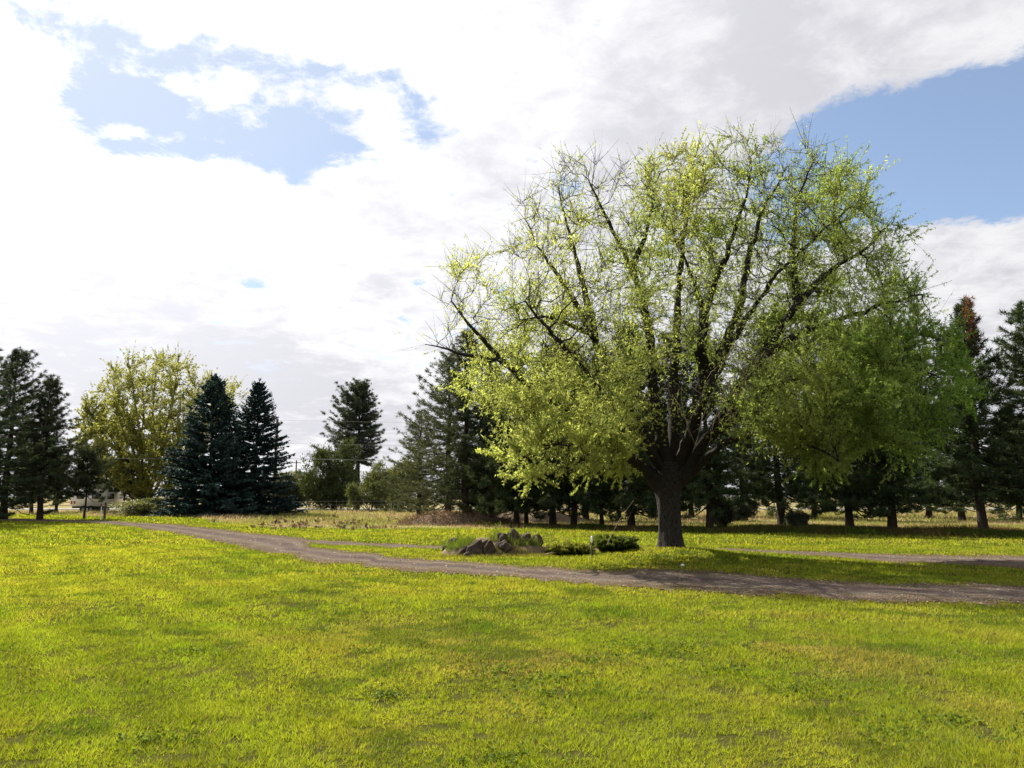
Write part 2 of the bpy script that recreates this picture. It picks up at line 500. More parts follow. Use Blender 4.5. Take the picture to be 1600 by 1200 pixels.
# driveway sheet
mb = MB()
def strip(E0, E1, s0, s1, x0, x1, dx, k=9):
    xs = np.arange(x0, x1, dx)
    y0, y1 = edge(E0, xs) + wob(xs, s0), edge(E1, xs) + wob(xs, s1)
    y1 = np.maximum(y1, y0 + 0.02)
    f = np.linspace(0, 1, k)
    yy = y0[:, None] + (y1 - y0)[:, None] * f
    xx = np.repeat(xs[:, None], k, 1)
    lift = 0.008 + 0.010 * np.sin(f * math.pi)[None]
    zz = terr(xx, yy) + lift + 0.012 * (vnoise(xx * 3, yy * 3, 77) - 0.5) * np.sin(f * math.pi)[None]
    i = np.arange(xx.size).reshape(xx.shape)
    trk = (np.exp(-((f - 0.27) / 0.10) ** 2) + np.exp(-((f - 0.73) / 0.10) ** 2))[None] * (0.4 + 1.0 * fbm(xx * 0.5, yy * 1.5, 81, 3))
    edg = np.clip(1 - np.minimum(f, 1 - f) / 0.38, 0, 1)[None] + 0 * xx
    mb.add(np.stack([xx, yy, zz], -1).reshape(-1, 3), Q=np.stack([i[:-1, :-1], i[1:, :-1], i[1:, 1:], i[:-1, 1:]], -1).reshape(-1, 4), C=np.stack([trk, edg, trk], -1).reshape(-1, 3))
strip(NEAR, FAR1, 11, 12, -120, -40, 1.0)
strip(NEAR, FAR1, 11, 12, -41, 28, 0.08, 14)
strip(FARN, FARF, 13, 14, -7.6, 30, 0.08, 9)
tag(mb.build('gravel_driveway', M['gravel'], smooth=True), 'worn grey gravel driveway forking around the grass island', 'driveway', kind='structure')

# far road behind the meadow
mb = MB()
xs = np.linspace(-180, 180, 120)
yy = np.stack([97 + 0.02 * xs, 104 + 0.02 * xs], -1)
xx = np.repeat(xs[:, None], 2, 1)
i = np.arange(xx.size).reshape(xx.shape)
mb.add(np.stack([xx, yy, terr(xx, yy) + 0.06], -1).reshape(-1, 3), Q=np.stack([i[:-1, 0], i[1:, 0], i[1:, 1], i[:-1, 1]], -1))
tag(mb.build('road', M['asphalt']), 'pale paved road beyond the dry meadow', 'road', kind='structure')

# loose stones on the gravel
mb = MB()
n = 60000
x = rng.uniform(-16, 17, n); y = rng.uniform(10, 36, n)
inside = drive_d(x, y) > -0.12
keep = inside & (rng.random(n) < np.clip(16 / y, 0, 1) ** 1.5)
x, y = x[keep], y[keep]
n = len(x)
s = rng.uniform(0.006, 0.019, n) * (1 + (y - 11) * 0.02) * np.where(rng.random(n) < 0.06, 1.8, 1)
base = np.array([[1, 0, 0], [-.5, .87, 0], [-.5, -.87, 0], [0.1, 0.1, 0.8]])
an = rng.uniform(0, 6.28, n)
bx = base[None] * s[:, None, None] * rng.uniform(0.7, 1.3, (n, 4, 3))
V = np.stack([bx[..., 0] * np.cos(an)[:, None] - bx[..., 1] * np.sin(an)[:, None] + x[:, None],
              bx[..., 0] * np.sin(an)[:, None] + bx[..., 1] * np.cos(an)[:, None] + y[:, None],
              bx[..., 2] + (terr(x, y) + 0.012)[:, None]], -1)
t4 = np.array([[0, 1, 3], [1, 2, 3], [2, 0, 3]])
pal = np.array([[0.22, 0.19, 0.18], [0.13, 0.11, 0.11], [0.30, 0.26, 0.22], [0.20, 0.14, 0.12], [0.36, 0.31, 0.24]])
C = pal[rng.integers(0, 5, n)] * rng.uniform(0.4, 0.85, (n, 1))
mb.add(V.reshape(-1, 3), T=(np.arange(n)[:, None, None] * 4 + t4[None]).reshape(-1, 3), C=np.repeat(C, 4, 0))
tag(mb.build('loose_gravel', M['pebble']), 'loose grey and brown stones scattered on the driveway', 'gravel', kind='stuff')

# ------------------------------------------------------------------ grass blades
def lawn_colour(x, y, n):
    a = fbm(x * 0.28, y * 0.28, 50, 3); b = fbm(x * 1.1, y * 1.1, 60, 3); c = vnoise(x * 4.5, y * 4.5, 70)
    c1 = np.array([0.178, 0.240, 0.022]); c2 = np.array([0.305, 0.320, 0.038]); c3 = np.array([0.29, 0.235, 0.085]); c4 = np.array([0.055, 0.115, 0.012])
    f = np.clip((a * 0.55 + b * 0.45 - 0.32) / 0.36, 0, 1)[:, None]
    col = c1 * (1 - f) + c2 * f
    bare = np.clip((fbm(x * 0.55 + 7, y * 0.75, 90, 3) - 0.56) / 0.14, 0, 1) * np.exp(-(((x - 1.2) / 3.6) ** 2 + ((y - 8.4) / 2.8) ** 2)) * 1.3
    dryp = np.clip(np.clip((b - 0.62) / 0.12, 0, 1) * 0.30 + bare, 0, 0.9) * (rng.random(n) < 0.75)
    col = col * (1 - dryp[:, None]) + c3 * dryp[:, None]
    gp = np.clip((fbm(x * 1.3 + 31, y * 1.6, 120, 3) - 0.62) / 0.1, 0, 1) * 0.65
    col = col * (1 - gp[:, None]) + c4 * gp[:, None]
    ph_ = (x * 0.81 + y * 0.58) / 0.95 + 0.5 * vnoise(x * .25, y * .25, 77)
    mow = 1 + 0.10 * np.clip(np.sin(ph_ * 6.283) * 2.5, -1, 1) * np.clip((1.5 - x) / 5, 0, 1)
    col = col * mow[:, None]
    col = col * (0.82 + 0.36 * c)[:, None] * rng.uniform(0.75, 1.25, (n, 1))
    ed = np.clip(1.0 + drive_d(x, y) / 0.55, 0, 1) * (rng.random(n) < 0.7)
    col = col * (1 - 0.75 * ed[:, None]) + np.array([0.22, 0.175, 0.075]) * 0.75 * ed[:, None]
    straw = rng.random(n) < 0.06
    col[straw] = np.array([0.34, 0.28, 0.13]) * rng.uniform(0.7, 1.1, (straw.sum(), 1))
    return col


def make_grass(name, label, bands, mat, dry=False):
    mb = MB()
    for (y0, y1, dens, h, wd) in bands:
        x0, x1 = -0.74 * y1 - 1.5, 0.74 * y1 + 1.5
        n = int((x1 - x0) * (y1 - y0) * dens)
        x = rng.uniform(x0, x1, n); y = rng.uniform(y0, y1, n)
        k = np.abs(x) < 0.72 * y + 1.4
        md = meadow(x, y)
        dd = drive_d(x, y)
        if dry:
            k &= (rng.random(n) < md) & (dd < -0.1)
            k &= fbm(x * 0.4, y * 0.4, 33, 3) > 0.36
        else:
            thin = fbm(x * 5.0, y * 5.5, 140, 3) + 0.10 * (fbm(x * 0.6, y * 0.6, 145, 2) - 0.5)
            hole = np.clip((thin - 0.29) / 0.06, 0, 1)
            k &= rng.random(n) < np.where(dd < 0, np.clip(0.35 - dd * 2.2, 0, 1), np.clip(1.25 - dd * 1.35, 0.06, 1) * np.clip((fbm(x * .7, y * 1.6, 150, 3) - .38) * 6, 0.05, 1.4)) * (0.12 + 0.88 * hole)
            k &= rng.random(n) > md * 0.75
        x, y = x[k], y[k]; n = len(x)
        # little tufts: pull blades towards random centres
        gid = rng.integers(0, 4, n)
        ra = 0.31 + gid * 0.83
        cell = (0.045 + 0.012 * gid) * (1 + np.floor(y) * 0.05)
        rx, ry = x * np.cos(ra) - y * np.sin(ra), x * np.sin(ra) + y * np.cos(ra)
        ix, iy = np.floor(rx / cell), np.floor(ry / cell)
        qx = (ix + hash2(ix, iy, 5 + 1)) * cell; qy = (iy + hash2(ix, iy, 60)) * cell
        cxo, cyo = qx * np.cos(ra) + qy * np.sin(ra), -qx * np.sin(ra) + qy * np.cos(ra)
        pull = rng.uniform(0.25, 0.8, n)
        dx, dy = x - cxo, y - cyo
        x, y = cxo + dx * (1 - pull), cyo + dy * (1 - pull)
        th = hash2(ix, iy, 8)
        hh = h * rng.uniform(0.45, 1.2, n) * (0.55 + 0.6 * th) * (0.6 + 0.8 * fbm(x * 1.4, y * 1.4, 160, 3))
        if not dry:
            hh *= np.clip(0.7 - drive_d(x, y) * 0.8, 0.4, 1.0)
            stripe = np.sin((x * 0.83 + y * 0.55) * 2.2 + 1.5 * vnoise(x * .3, y * .3, 9))
        lean = np.stack([rng.normal(0, 0.45, n) + dx / cell * 0.7 + 0.5 * (vnoise(x * 2, y * 2, 170) - 0.5), rng.normal(0, 0.45, n) + dy / cell * 0.7 + 0.5 * (vnoise(x * 2, y * 2, 171) - 0.5)], -1)
        B = np.stack([x, y, terr(x, y) - 0.004], -1)
        Tp = B + np.concatenate([lean * hh[:, None], hh[:, None]], 1)
        an = rng.uniform(0, math.pi, n)
        S = np.stack([np.cos(an), np.sin(an), np.zeros(n)], -1) * (wd * rng.uniform(0.6, 1.2, n) / 2)[:, None]
        if dry:
            f = np.clip((fbm(x * 0.25, y * 0.25, 35, 3) - 0.35) / 0.3, 0, 1)[:, None]
            C = (np.array([0.36, 0.28, 0.17]) * (1 - f) + np.array([0.20, 0.22, 0.05]) * f) * rng.uniform(0.7, 1.2, (n, 1))
        else:
            C = lawn_colour(x, y, n)
        mb.blades(B, Tp, S, C)
    o = mb.build(name, mat)
    return tag(o, label, 'grass', kind='stuff')


make_grass('lawn_grass', 'short sunlit yellow green grass covering the lawn',
           [(3.4, 6.5, 9200, 0.046, 0.0068), (6.5, 10, 5200, 0.048, 0.0085), (10, 16, 1900, 0.054, 0.014), (16, 26, 600, 0.068, 0.026), (26, 46, 130, 0.085, 0.055), (46, 80, 26, 0.11, 0.12)], M['grass'])
make_grass('meadow_grass', 'tall dry straw coloured grass of the back meadow', [(34, 50, 60, 0.20, 0.03), (50, 85, 16, 0.30, 0.07)], M['dry_grass'], dry=True)

# ------------------------------------------------------------------ broad-leaved trees grown into a crown volume
def resample(Pn, step):
    Pn = np.asarray(Pn, float)
    L = np.concatenate([[0], np.cumsum(np.linalg.norm(np.diff(Pn, axis=0), axis=1))])
    n = max(2, int(L[-1] / step) + 1)
    s = np.linspace(0, L[-1], n)
    # smooth (Catmull-Rom like) by interpolating and relaxing
    Q = np.stack([np.interp(s, L, Pn[:, i]) for i in range(3)], -1)
    for _ in range(3):
        Q[1:-1] = 0.25 * Q[:-2] + 0.5 * Q[1:-1] + 0.25 * Q[2:]
    return Q


def grow(limbs, attr, step=0.3, di=2.5, dk=0.55, iters=70, up=0.15, jit=0.25):
    """limbs: list of (points, r0, r1). Space colonisation from the limbs. Returns pos, parent, limb id, preset radius"""
    pos, par, rad, lid = [], [], [], []
    for li, (pl, r0, r1) in enumerate(limbs):
        Q = resample(pl, step)
        Q[1:-1] += rng.normal(0, 0.022, (len(Q) - 2, 3))
        for j, p in enumerate(Q):
            f = j / (len(Q) - 1)
            if j == 0:
                if pos:
                    dist = np.linalg.norm(np.array(pos) - p, axis=1)
                    k = int(dist.argmin())
                    par.append(k if dist[k] < 0.9 and li > 0 else -1)
                else:
                    par.append(-1)
            else:
                par.append(len(pos) - 1)
            pos.append(p); rad.append(r0 + (r1 - r0) * f); lid.append(li)
    pos = np.array(pos)
    npre = len(pos)
    A = attr.copy()
    dd = np.linalg.norm(A[:, None] - pos[None], axis=2)
    near, nd = dd.argmin(1), dd.min(1)
    alive = nd > dk
    A, near, nd = A[alive], near[alive], nd[alive]
    par = list(par)
    for it in range(iters):
        if len(A) < 5:
            break
        act = nd < di
        if not act.any():
            di *= 1.3
            continue
        ids = np.unique(near[act])
        acc = np.zeros((len(pos), 3))
        np.add.at(acc, near[act], unit(A[act] - pos[near[act]]))
        dirs = unit(acc[ids]) + np.array([0, 0, up]) + rng.normal(0, jit, (len(ids), 3))
        new = pos[ids] + step * unit(dirs)
        base = len(pos)
        pos = np.concatenate([pos, new]); par += list(ids)
        dn = np.linalg.norm(A[:, None] - new[None], axis=2)
        m, mi = dn.min(1), dn.argmin(1)
        b = m < nd
        near = np.where(b, base + mi, near); nd = np.where(b, m, nd)
        keep = nd > dk
        # drop attractors that make their node stall
        keep &= rng.random(len(A)) > 0.01
        A, near, nd = A[keep], near[keep], nd[keep]
    return pos, np.array(par), np.array(lid), np.array(rad), npre


def chains(pos, par, npre, prer, tip=0.009, expo=2.35):
    n = len(pos)
    kids = [[] for _ in range(n)]
    for i, p in enumerate(par):
        if p >= 0:
            kids[p].append(i)
    a = np.zeros(n)
    for i in range(n - 1, -1, -1):
        if not kids[i]:
            a[i] = tip ** expo
        if par[i] >= 0:
            a[par[i]] += a[i]
    r = a ** (1 / expo)
    r[:npre] = np.maximum(prer, np.minimum(r[:npre], prer * 1.3))
    for i in range(npre, n):
        r[i] = min(r[i], r[par[i]] * 0.8)
    out = []
    for i in range(n):
        if i < npre:
            continue
        p = par[i]
        sib = [k for k in kids[p] if k >= npre]
        first = p < npre or (sib and max(sib, key=lambda k: a[k]) != i)
        if not first:
            continue
        ch = [p, i]
        while True:
            ks = kids[ch[-1]]
            if not ks:
                break
            ch.append(max(ks, key=lambda k: a[k]))
        out.append(ch)
    return out, r, kids


def shoots_and_leaves(root, pos, par, r, npre, dens, colour, rmax, per_node, slen, kpts, nleaf, leaf_l, leaf_w, twig_r, bark, leafmat, upb=0.5, droop=0.0):
    d = unit(pos - pos[np.maximum(par, 0)])
    thin = np.where(r < rmax)[0]
    thin = thin[par[thin] >= 0]
    base = np.repeat(thin, per_node)
    base = base[rng.random(len(base)) < np.minimum(1.0, 0.35 + dens(pos[base]) * 0.75)]
    n = len(base)
    B = pos[base] + (pos[par[base]] - pos[base]) * rng.random((n, 1))
    dr = unit(d[base] * 0.75 + rdir(n) * 0.85 + np.array([0, 0, upb]))
    L = slen * rng.uniform(0.45, 1.25, n)
    t = np.linspace(0, 1, kpts)[None, :, None]
    side = rdir(n)
    dz = -np.abs(rng.normal(droop, 0.12, n)) if droop else rng.normal(0.02, 0.1, n)
    pts_ = B[:, None] + dr[:, None] * (L[:, None, None] * t) + (side * 0.14 * L[:, None])[:, None] * t ** 2
    pts_[..., 2] += (dz * L)[:, None] * (t[..., 0] ** 2)
    tw = MB()
    rr = twig_r * (1 - 0.65 * t[..., 0]) * rng.uniform(0.7, 1.2, (n, 1))
    sv = unit(np.cross(dr, rdir(n)))[:, None] * rr[:, :, None]
    Vr = np.stack([pts_ - sv, pts_ + sv], 2)
    ix_ = np.arange(n * kpts * 2).reshape(n, kpts, 2)
    tw.add(Vr.reshape(-1, 3), Q=np.stack([ix_[:, :-1, 0], ix_[:, :-1, 1], ix_[:, 1:, 1], ix_[:, 1:, 0]], -1).reshape(-1, 4))
    tw.build('twigs', bark, root)
    # leaves
    lv = MB()
    dn = dens(B)
    cnt = np.floor(nleaf * dn * rng.uniform(0.5, 1.4, n) + rng.random(n)).astype(int)
    own = np.repeat(np.arange(n), cnt)
    m = len(own)
    f = rng.uniform(0.12, 1.0, m)
    k0 = np.minimum((f * (kpts - 1)).astype(int), kpts - 2)
    fr = f * (kpts - 1) - k0
    p = pts_[own, k0] * (1 - fr)[:, None] + pts_[own, k0 + 1] * fr[:, None]
    ld = unit(dr[own] * 0.5 + rdir(m) * 0.9 + np.array([0, 0, -0.35]))
    N = unit(rdir(m) + np.array([0, 0, 0.6]))
    sz = rng.uniform(0.6, 1.25, m)
    lv.tris(p + rdir(m) * 0.02, ld, N, leaf_l * sz, leaf_w * sz * rng.uniform(0.8, 1.2, m), colour(p, m))
    lv.build('crown', leafmat, root)
    return n, m


def poly_dist(px, py, poly):
    """inside mask and distance to the outline (pixels)"""
    x0, y0 = poly[:, 0], poly[:, 1]; x1, y1 = np.roll(x0, -1), np.roll(y0, -1)
    ins = np.zeros(len(px), bool); dmin = np.full(len(px), 1e9)
    for a, b, c, d in zip(x0, y0, x1, y1):
        cond = ((b > py) != (d > py)) & (px < (c - a) * (py - b) / (d - b + 1e-12) + a)
        ins ^= cond
        tt = np.clip(((px - a) * (c - a) + (py - b) * (d - b)) / ((c - a) ** 2 + (d - b) ** 2), 0, 1)
        dmin = np.minimum(dmin, np.hypot(px - a - tt * (c - a), py - b - tt * (d - b)))
    return ins, dmin


def crown_points(poly, n, Yc, Rm, tilt=None):
    poly = np.array(poly, float)
    lo, hi = poly.min(0), poly.max(0)
    out = []
    while sum(len(o) for o in out) < n:
        q = rng.uniform(lo, hi, (n, 2))
        ins, dm = poly_dist(q[:, 0], q[:, 1], poly)
        q, dm = q[ins], dm[ins]
        d = np.minimum(dm * Yc / FPX, Rm)
        half = np.sqrt(np.maximum(0, d * (2 * Rm - d)))
        keep = rng.random(len(q)) < (half + 0.5) / (Rm + 0.5)
        q, half = q[keep], half[keep]
        u = rng.uniform(-1, 1, len(q)); u = np.sign(u) * np.abs(u) ** 0.75
        Yv = Yc + u * half + (tilt(q) if tilt else 0)
        out.append(np.array([P(a, b, y) for (a, b), y in zip(q, Yv)]))
    return np.concatenate(out)[:n]


def trunk_mesh(pl, radii, sides=40, ridge=0.05, seed=3, flare=0.0, zbase=0.0):
    Q = resample(pl, 0.07)
    L = np.linspace(0, 1, len(Q))
    R = np.interp(L, np.linspace(0, 1, len(radii)), radii)
    th = np.arange(sides) / sides * 2 * math.pi
    V = np.zeros((len(Q), sides, 3))
    for i, (p, r) in enumerate(zip(Q, R)):
        rdg = vnoise(th * 3.2 + 10, np.full(sides, p[2] * 1.1), seed) - 0.5 + 0.5 * (vnoise(th * 8, np.full(sides, p[2] * 2.5), seed + 4) - 0.5)
        rdg = rdg * (1 - np.exp(-((th - math.pi * 2) ** 2) * 9)) * (1 - np.exp(-(th ** 2) * 9))
        root = flare * math.exp(-(p[2] - zbase) / 0.22) * (0.4 + 0.9 * np.maximum(0, np.sin(th * 2.5 + 1.0)) * 1.0)
        rr = r * (1 + ridge * rdg * 2) + root
        V[i, :, 0] = p[0] + rr * np.cos(th); V[i, :, 1] = p[1] + rr * np.sin(th); V[i, :, 2] = p[2]
    mb = MB()
    i = np.arange(len(Q) * sides).reshape(len(Q), sides); nx = np.roll(i, -1, 1)
    mb.add(V.reshape(-1, 3), Q=np.stack([i[:-1], nx[:-1], nx[1:], i[1:]], -1).reshape(-1, 4))
    return mb


# ---- the big willow on the island
WB = np.array([*G(1049, 864), 0.0]); WB[2] = tz(WB[0], WB[1])
WY = WB[1]
wil = thing('willow_tree', 'huge spreading willow with thick furrowed trunk and fresh green leaves on the island', 'tree', tuple(WB))


def L_(pxs, y0, y1):
    k = len(pxs)
    return np.array([P(a, b, y0 + (y1 - y0) * (i / (k - 1))) for i, (a, b) in enumerate(pxs)])


fork = WY
limbs = [
    (L_([(1040, 765), (985, 717), (940, 662), (889, 636), (850, 615), (808, 588), (784, 562), (757, 533), (729, 505), (705, 470)], fork, 19.6), 0.25, 0.018),
    (L_([(784, 562), (733, 558), (698, 547), (664, 538)], 19.9, 19.2), 0.07, 0.010),
    (L_([(1030, 755), (985, 717), (963, 703), (932, 693), (890, 690), (850, 696)], fork, 19.0), 0.17, 0.020),
    (L_([(1045, 750), (1010, 690), (975, 620), (943, 565), (925, 523), (897, 470), (873, 432), (843, 390), (822, 345)], fork, 21.6), 0.23, 0.015),
    (L_([(925, 523), (885, 505), (862, 491), (812, 500)], 21.3, 20.4), 0.09, 0.013),
    (L_([(930, 530), (918, 470), (905, 420), (885, 350), (872, 290)], 21.3, 22.6), 0.12, 0.013),
    (L_([(1048, 745), (1036, 690), (1023, 627), (1017, 563), (1012, 500), (991, 427), (966, 376), (944, 332), (919, 280)], fork, 20.4), 0.23, 0.013),
    (L_([(991, 427), (993, 390), (1014, 365), (1022, 300)], 20.8, 20.0), 0.10, 0.013),
    (L_([(1050, 745), (1055, 677), (1052, 595), (1055, 530), (1060, 450), (1066, 380), (1078, 310), (1080, 260)], fork, 23.4), 0.22, 0.013),
    (L_([(1060, 745), (1085, 650), (1103, 589), (1094, 547), (1102, 481), (1115, 443), (1134, 402), (1162, 322), (1175, 260)], fork, 20.2), 0.24, 0.013),
    (L_([(1094, 547), (1100, 480), (1080, 433), (1060, 380)], 20.9, 19.8), 0.11, 0.013),
    (L_([(1103, 589), (1130, 540), (1156, 484), (1169, 402), (1190, 330), (1230, 260)], 21.0, 22.2), 0.15, 0.013),
    (L_([(1062, 755), (1096, 690), (1122, 668), (1172, 646), (1210, 638), (1248, 639), (1280, 652), (1330, 668)], fork, 19.2), 0.23, 0.022),
    (L_([(1122, 668), (1147, 620), (1200, 537), (1229, 497), (1251, 468), (1302, 417), (1349, 395), (1390, 350)], 21.3, 19.8), 0.20, 0.015),
    (L_([(1245, 475), (1241, 440), (1238, 376), (1243, 320), (1270, 255)], 20.6, 20.2), 0.11, 0.013),
    (L_([(1180, 570), (1240, 520), (1310, 500), (1390, 470), (1440, 460)], 20.9, 18.6), 0.13, 0.015),
    (L_([(1075, 745), (1128, 690), (1190, 672), (1260, 690), (1310, 720)], fork, 17.6), 0.13, 0.015),
    (L_([(1110, 682), (1190, 610), (1290, 575), (1400, 565), (1470, 590)], 21.5, 17.2), 0.14, 0.015),
    (L_([(1040, 740), (1000, 680), (930, 600), (880, 540), (820, 470)], fork, 17.6), 0.15, 0.015),
    (L_([(1055, 740), (1090, 640), (1150, 520), (1220, 420), (1320, 330)], fork, 17.4), 0.16, 0.013),
]
CROWN = [(800, 330), (838, 262), (875, 218), (935, 245), (990, 232), (1060, 232), (1120, 205), (1200, 203), (1270, 212), (1330, 250), (1385, 300), (1415, 360),
         (1430, 420), (1465, 480), (1505, 540), (1522, 620), (1505, 690), (1450, 735), (1380, 730), (1320, 748), (1230, 735), (1150, 705), (1060, 690), (990, 735), (915, 765),
         (870, 748), (820, 770), (765, 735), (770, 680), (735, 640), (715, 575), (690, 520), (668, 470), (690, 395), (742, 385), (775, 425), (795, 385)]
att = crown_points(CROWN, 5200, 20.0, 4.3)
pos, par, lid, prer, npre = grow(limbs, att, 0.27, 2.4, 0.42, 60, 0.18, 0.28)
ch, rad_, kids = chains(pos, par, npre, prer)
tb = trunk_mesh(np.array([WB - [0, 0, 0.12], [WB[0] - 0.01, WY, WB[2] + 0.5], P(1046, 800, WY), P(1043, 768, WY), P(1044, 742, WY), P(1046, 722, WY)]),
                [0.36, 0.335, 0.315, 0.315, 0.33, 0.40, 0.46, 0.38], 56, 0.08, 3, 0.07, WB[2])
tb.V = [v - WB for v in tb.V]
tb.build('trunk', M['willow_bark'], wil, True)
for li in range(len(limbs)):
    k = np.where(lid == li)[0]
    if len(k) < 2:
        continue
    mb = MB()
    pl = pos[k] - WB
    if par[k[0]] >= 0:
        pl = np.vstack([pos[par[k[0]]] - WB, pl]); rr = np.concatenate([[rad_[k[0]]], rad_[k]])
    else:
        rr = rad_[k]
    mb.tube(pl, rr * (1 + 0.08 * rng.normal(size=len(rr))), 9)
    mb.build('limb', M['limb_bark'], wil, True)
mb = MB()
for c in ch:
    rr = rad_[c].copy(); rr[0] = min(rr[0], rr[1] * 1.25)
    mb.tube(pos[c] - WB, rr, 6 if rr[1] > 0.04 else (4 if rr[1] > 0.018 else 3), False)
mb.build('branches', M['limb_bark'], wil, True)


def will_dens(p):
    x, y = to_px(p + WB)
    d = np.full(len(x), 0.54)
    d = np.where(y > 560, 1.15, d)
    d = np.where((y > 570) & (x < 1000), 1.7, d)
    d = np.where((y > 520) & (x > 1240), 1.5, d)
    d = np.where((x > 1250) & (y < 470), 0.62, d)
    d = np.where((x < 800) & (y < 545), 0.26, d)
    d = np.where((x < 745) & (y < 580) & (y > 440), 0.06, d)
    d = np.where((x < 985) & (y < 335), 0.16, d)
    d = np.where((x > 985) & (x < 1090) & (y > 240) & (y < 380), 0.85, d)
    d = np.where((x > 985) & (x < 1140) & (y > 570), np.where(p[:, 1] + WB[1] < WB[1] + 0.4, 0.12, 0.6), d)
    front = (p[:, 1] + WB[1] < 20.3) & (y < 600) & (x > 820) & (x < 1300)
    d = np.where(front, d * 0.30, d)
    cl = fbm(p[:, 0] * 0.85 + 20, p[:, 2] * 0.85 + p[:, 1] * 0.6, 200, 3)
    cl2 = vnoise(p[:, 0] * 2.1 + p[:, 1] * 1.3, p[:, 2] * 2.1, 205)
    d = d * np.clip((cl - 0.28) * 5.6, 0.18, 2.6) * (0.6 + 1.0 * cl2)
    return d


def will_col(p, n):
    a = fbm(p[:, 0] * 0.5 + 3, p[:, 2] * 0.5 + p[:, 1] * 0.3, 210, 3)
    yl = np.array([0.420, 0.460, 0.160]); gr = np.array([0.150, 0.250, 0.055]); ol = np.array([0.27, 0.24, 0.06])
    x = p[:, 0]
    f = np.clip(0.72 - x * 0.085 + (a - 0.5) * 1.8, 0, 1)[:, None]  # sunlit left and shaded right of the crown put into the leaf colour
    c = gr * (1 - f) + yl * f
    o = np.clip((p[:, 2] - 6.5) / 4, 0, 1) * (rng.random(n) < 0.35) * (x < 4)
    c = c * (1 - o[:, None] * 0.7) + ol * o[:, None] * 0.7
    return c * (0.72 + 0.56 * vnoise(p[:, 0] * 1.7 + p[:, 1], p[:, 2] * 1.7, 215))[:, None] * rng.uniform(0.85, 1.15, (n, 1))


q = pos - WB
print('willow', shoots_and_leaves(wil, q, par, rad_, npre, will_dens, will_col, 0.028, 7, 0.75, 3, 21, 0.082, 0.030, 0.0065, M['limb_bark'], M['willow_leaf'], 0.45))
# pale dead twigs hanging inside the crown
mb = MB()
for (a, b, yy) in [(1150, 540, 18.6), (1165, 548, 18.8), (1140, 600, 18.5), (1190, 560, 18.4), (1215, 570, 18.3), (1045, 600, 19.2), (1130, 610, 18.6), (1170, 590, 18.5)]:
    p0 = P(a, b, yy) - WB
    for k in range(7):
        d = unit(np.array([rng.normal(0.1, 0.6), rng.normal(0, 0.4), rng.normal(-0.7, 0.45)]))
        t = np.linspace(0, 1, 7)[:, None]
        L = rng.uniform(0.5, 1.3)
        pl = p0 + rng.normal(0, 0.12, 3) + d * L * t + np.array([rng.normal(0, 0.35), 0, -0.35]) * t ** 2 * L + rng.normal(0, 0.025, (7, 3)) * t
        mb.tube(pl, np.linspace(0.011, 0.004, 7), 4)
o = mb.build('dead_twigs', M['dead_wood'], wil, True); o['label'] = 'pale dead twigs tangled inside the crown'
print('time-check willow done')

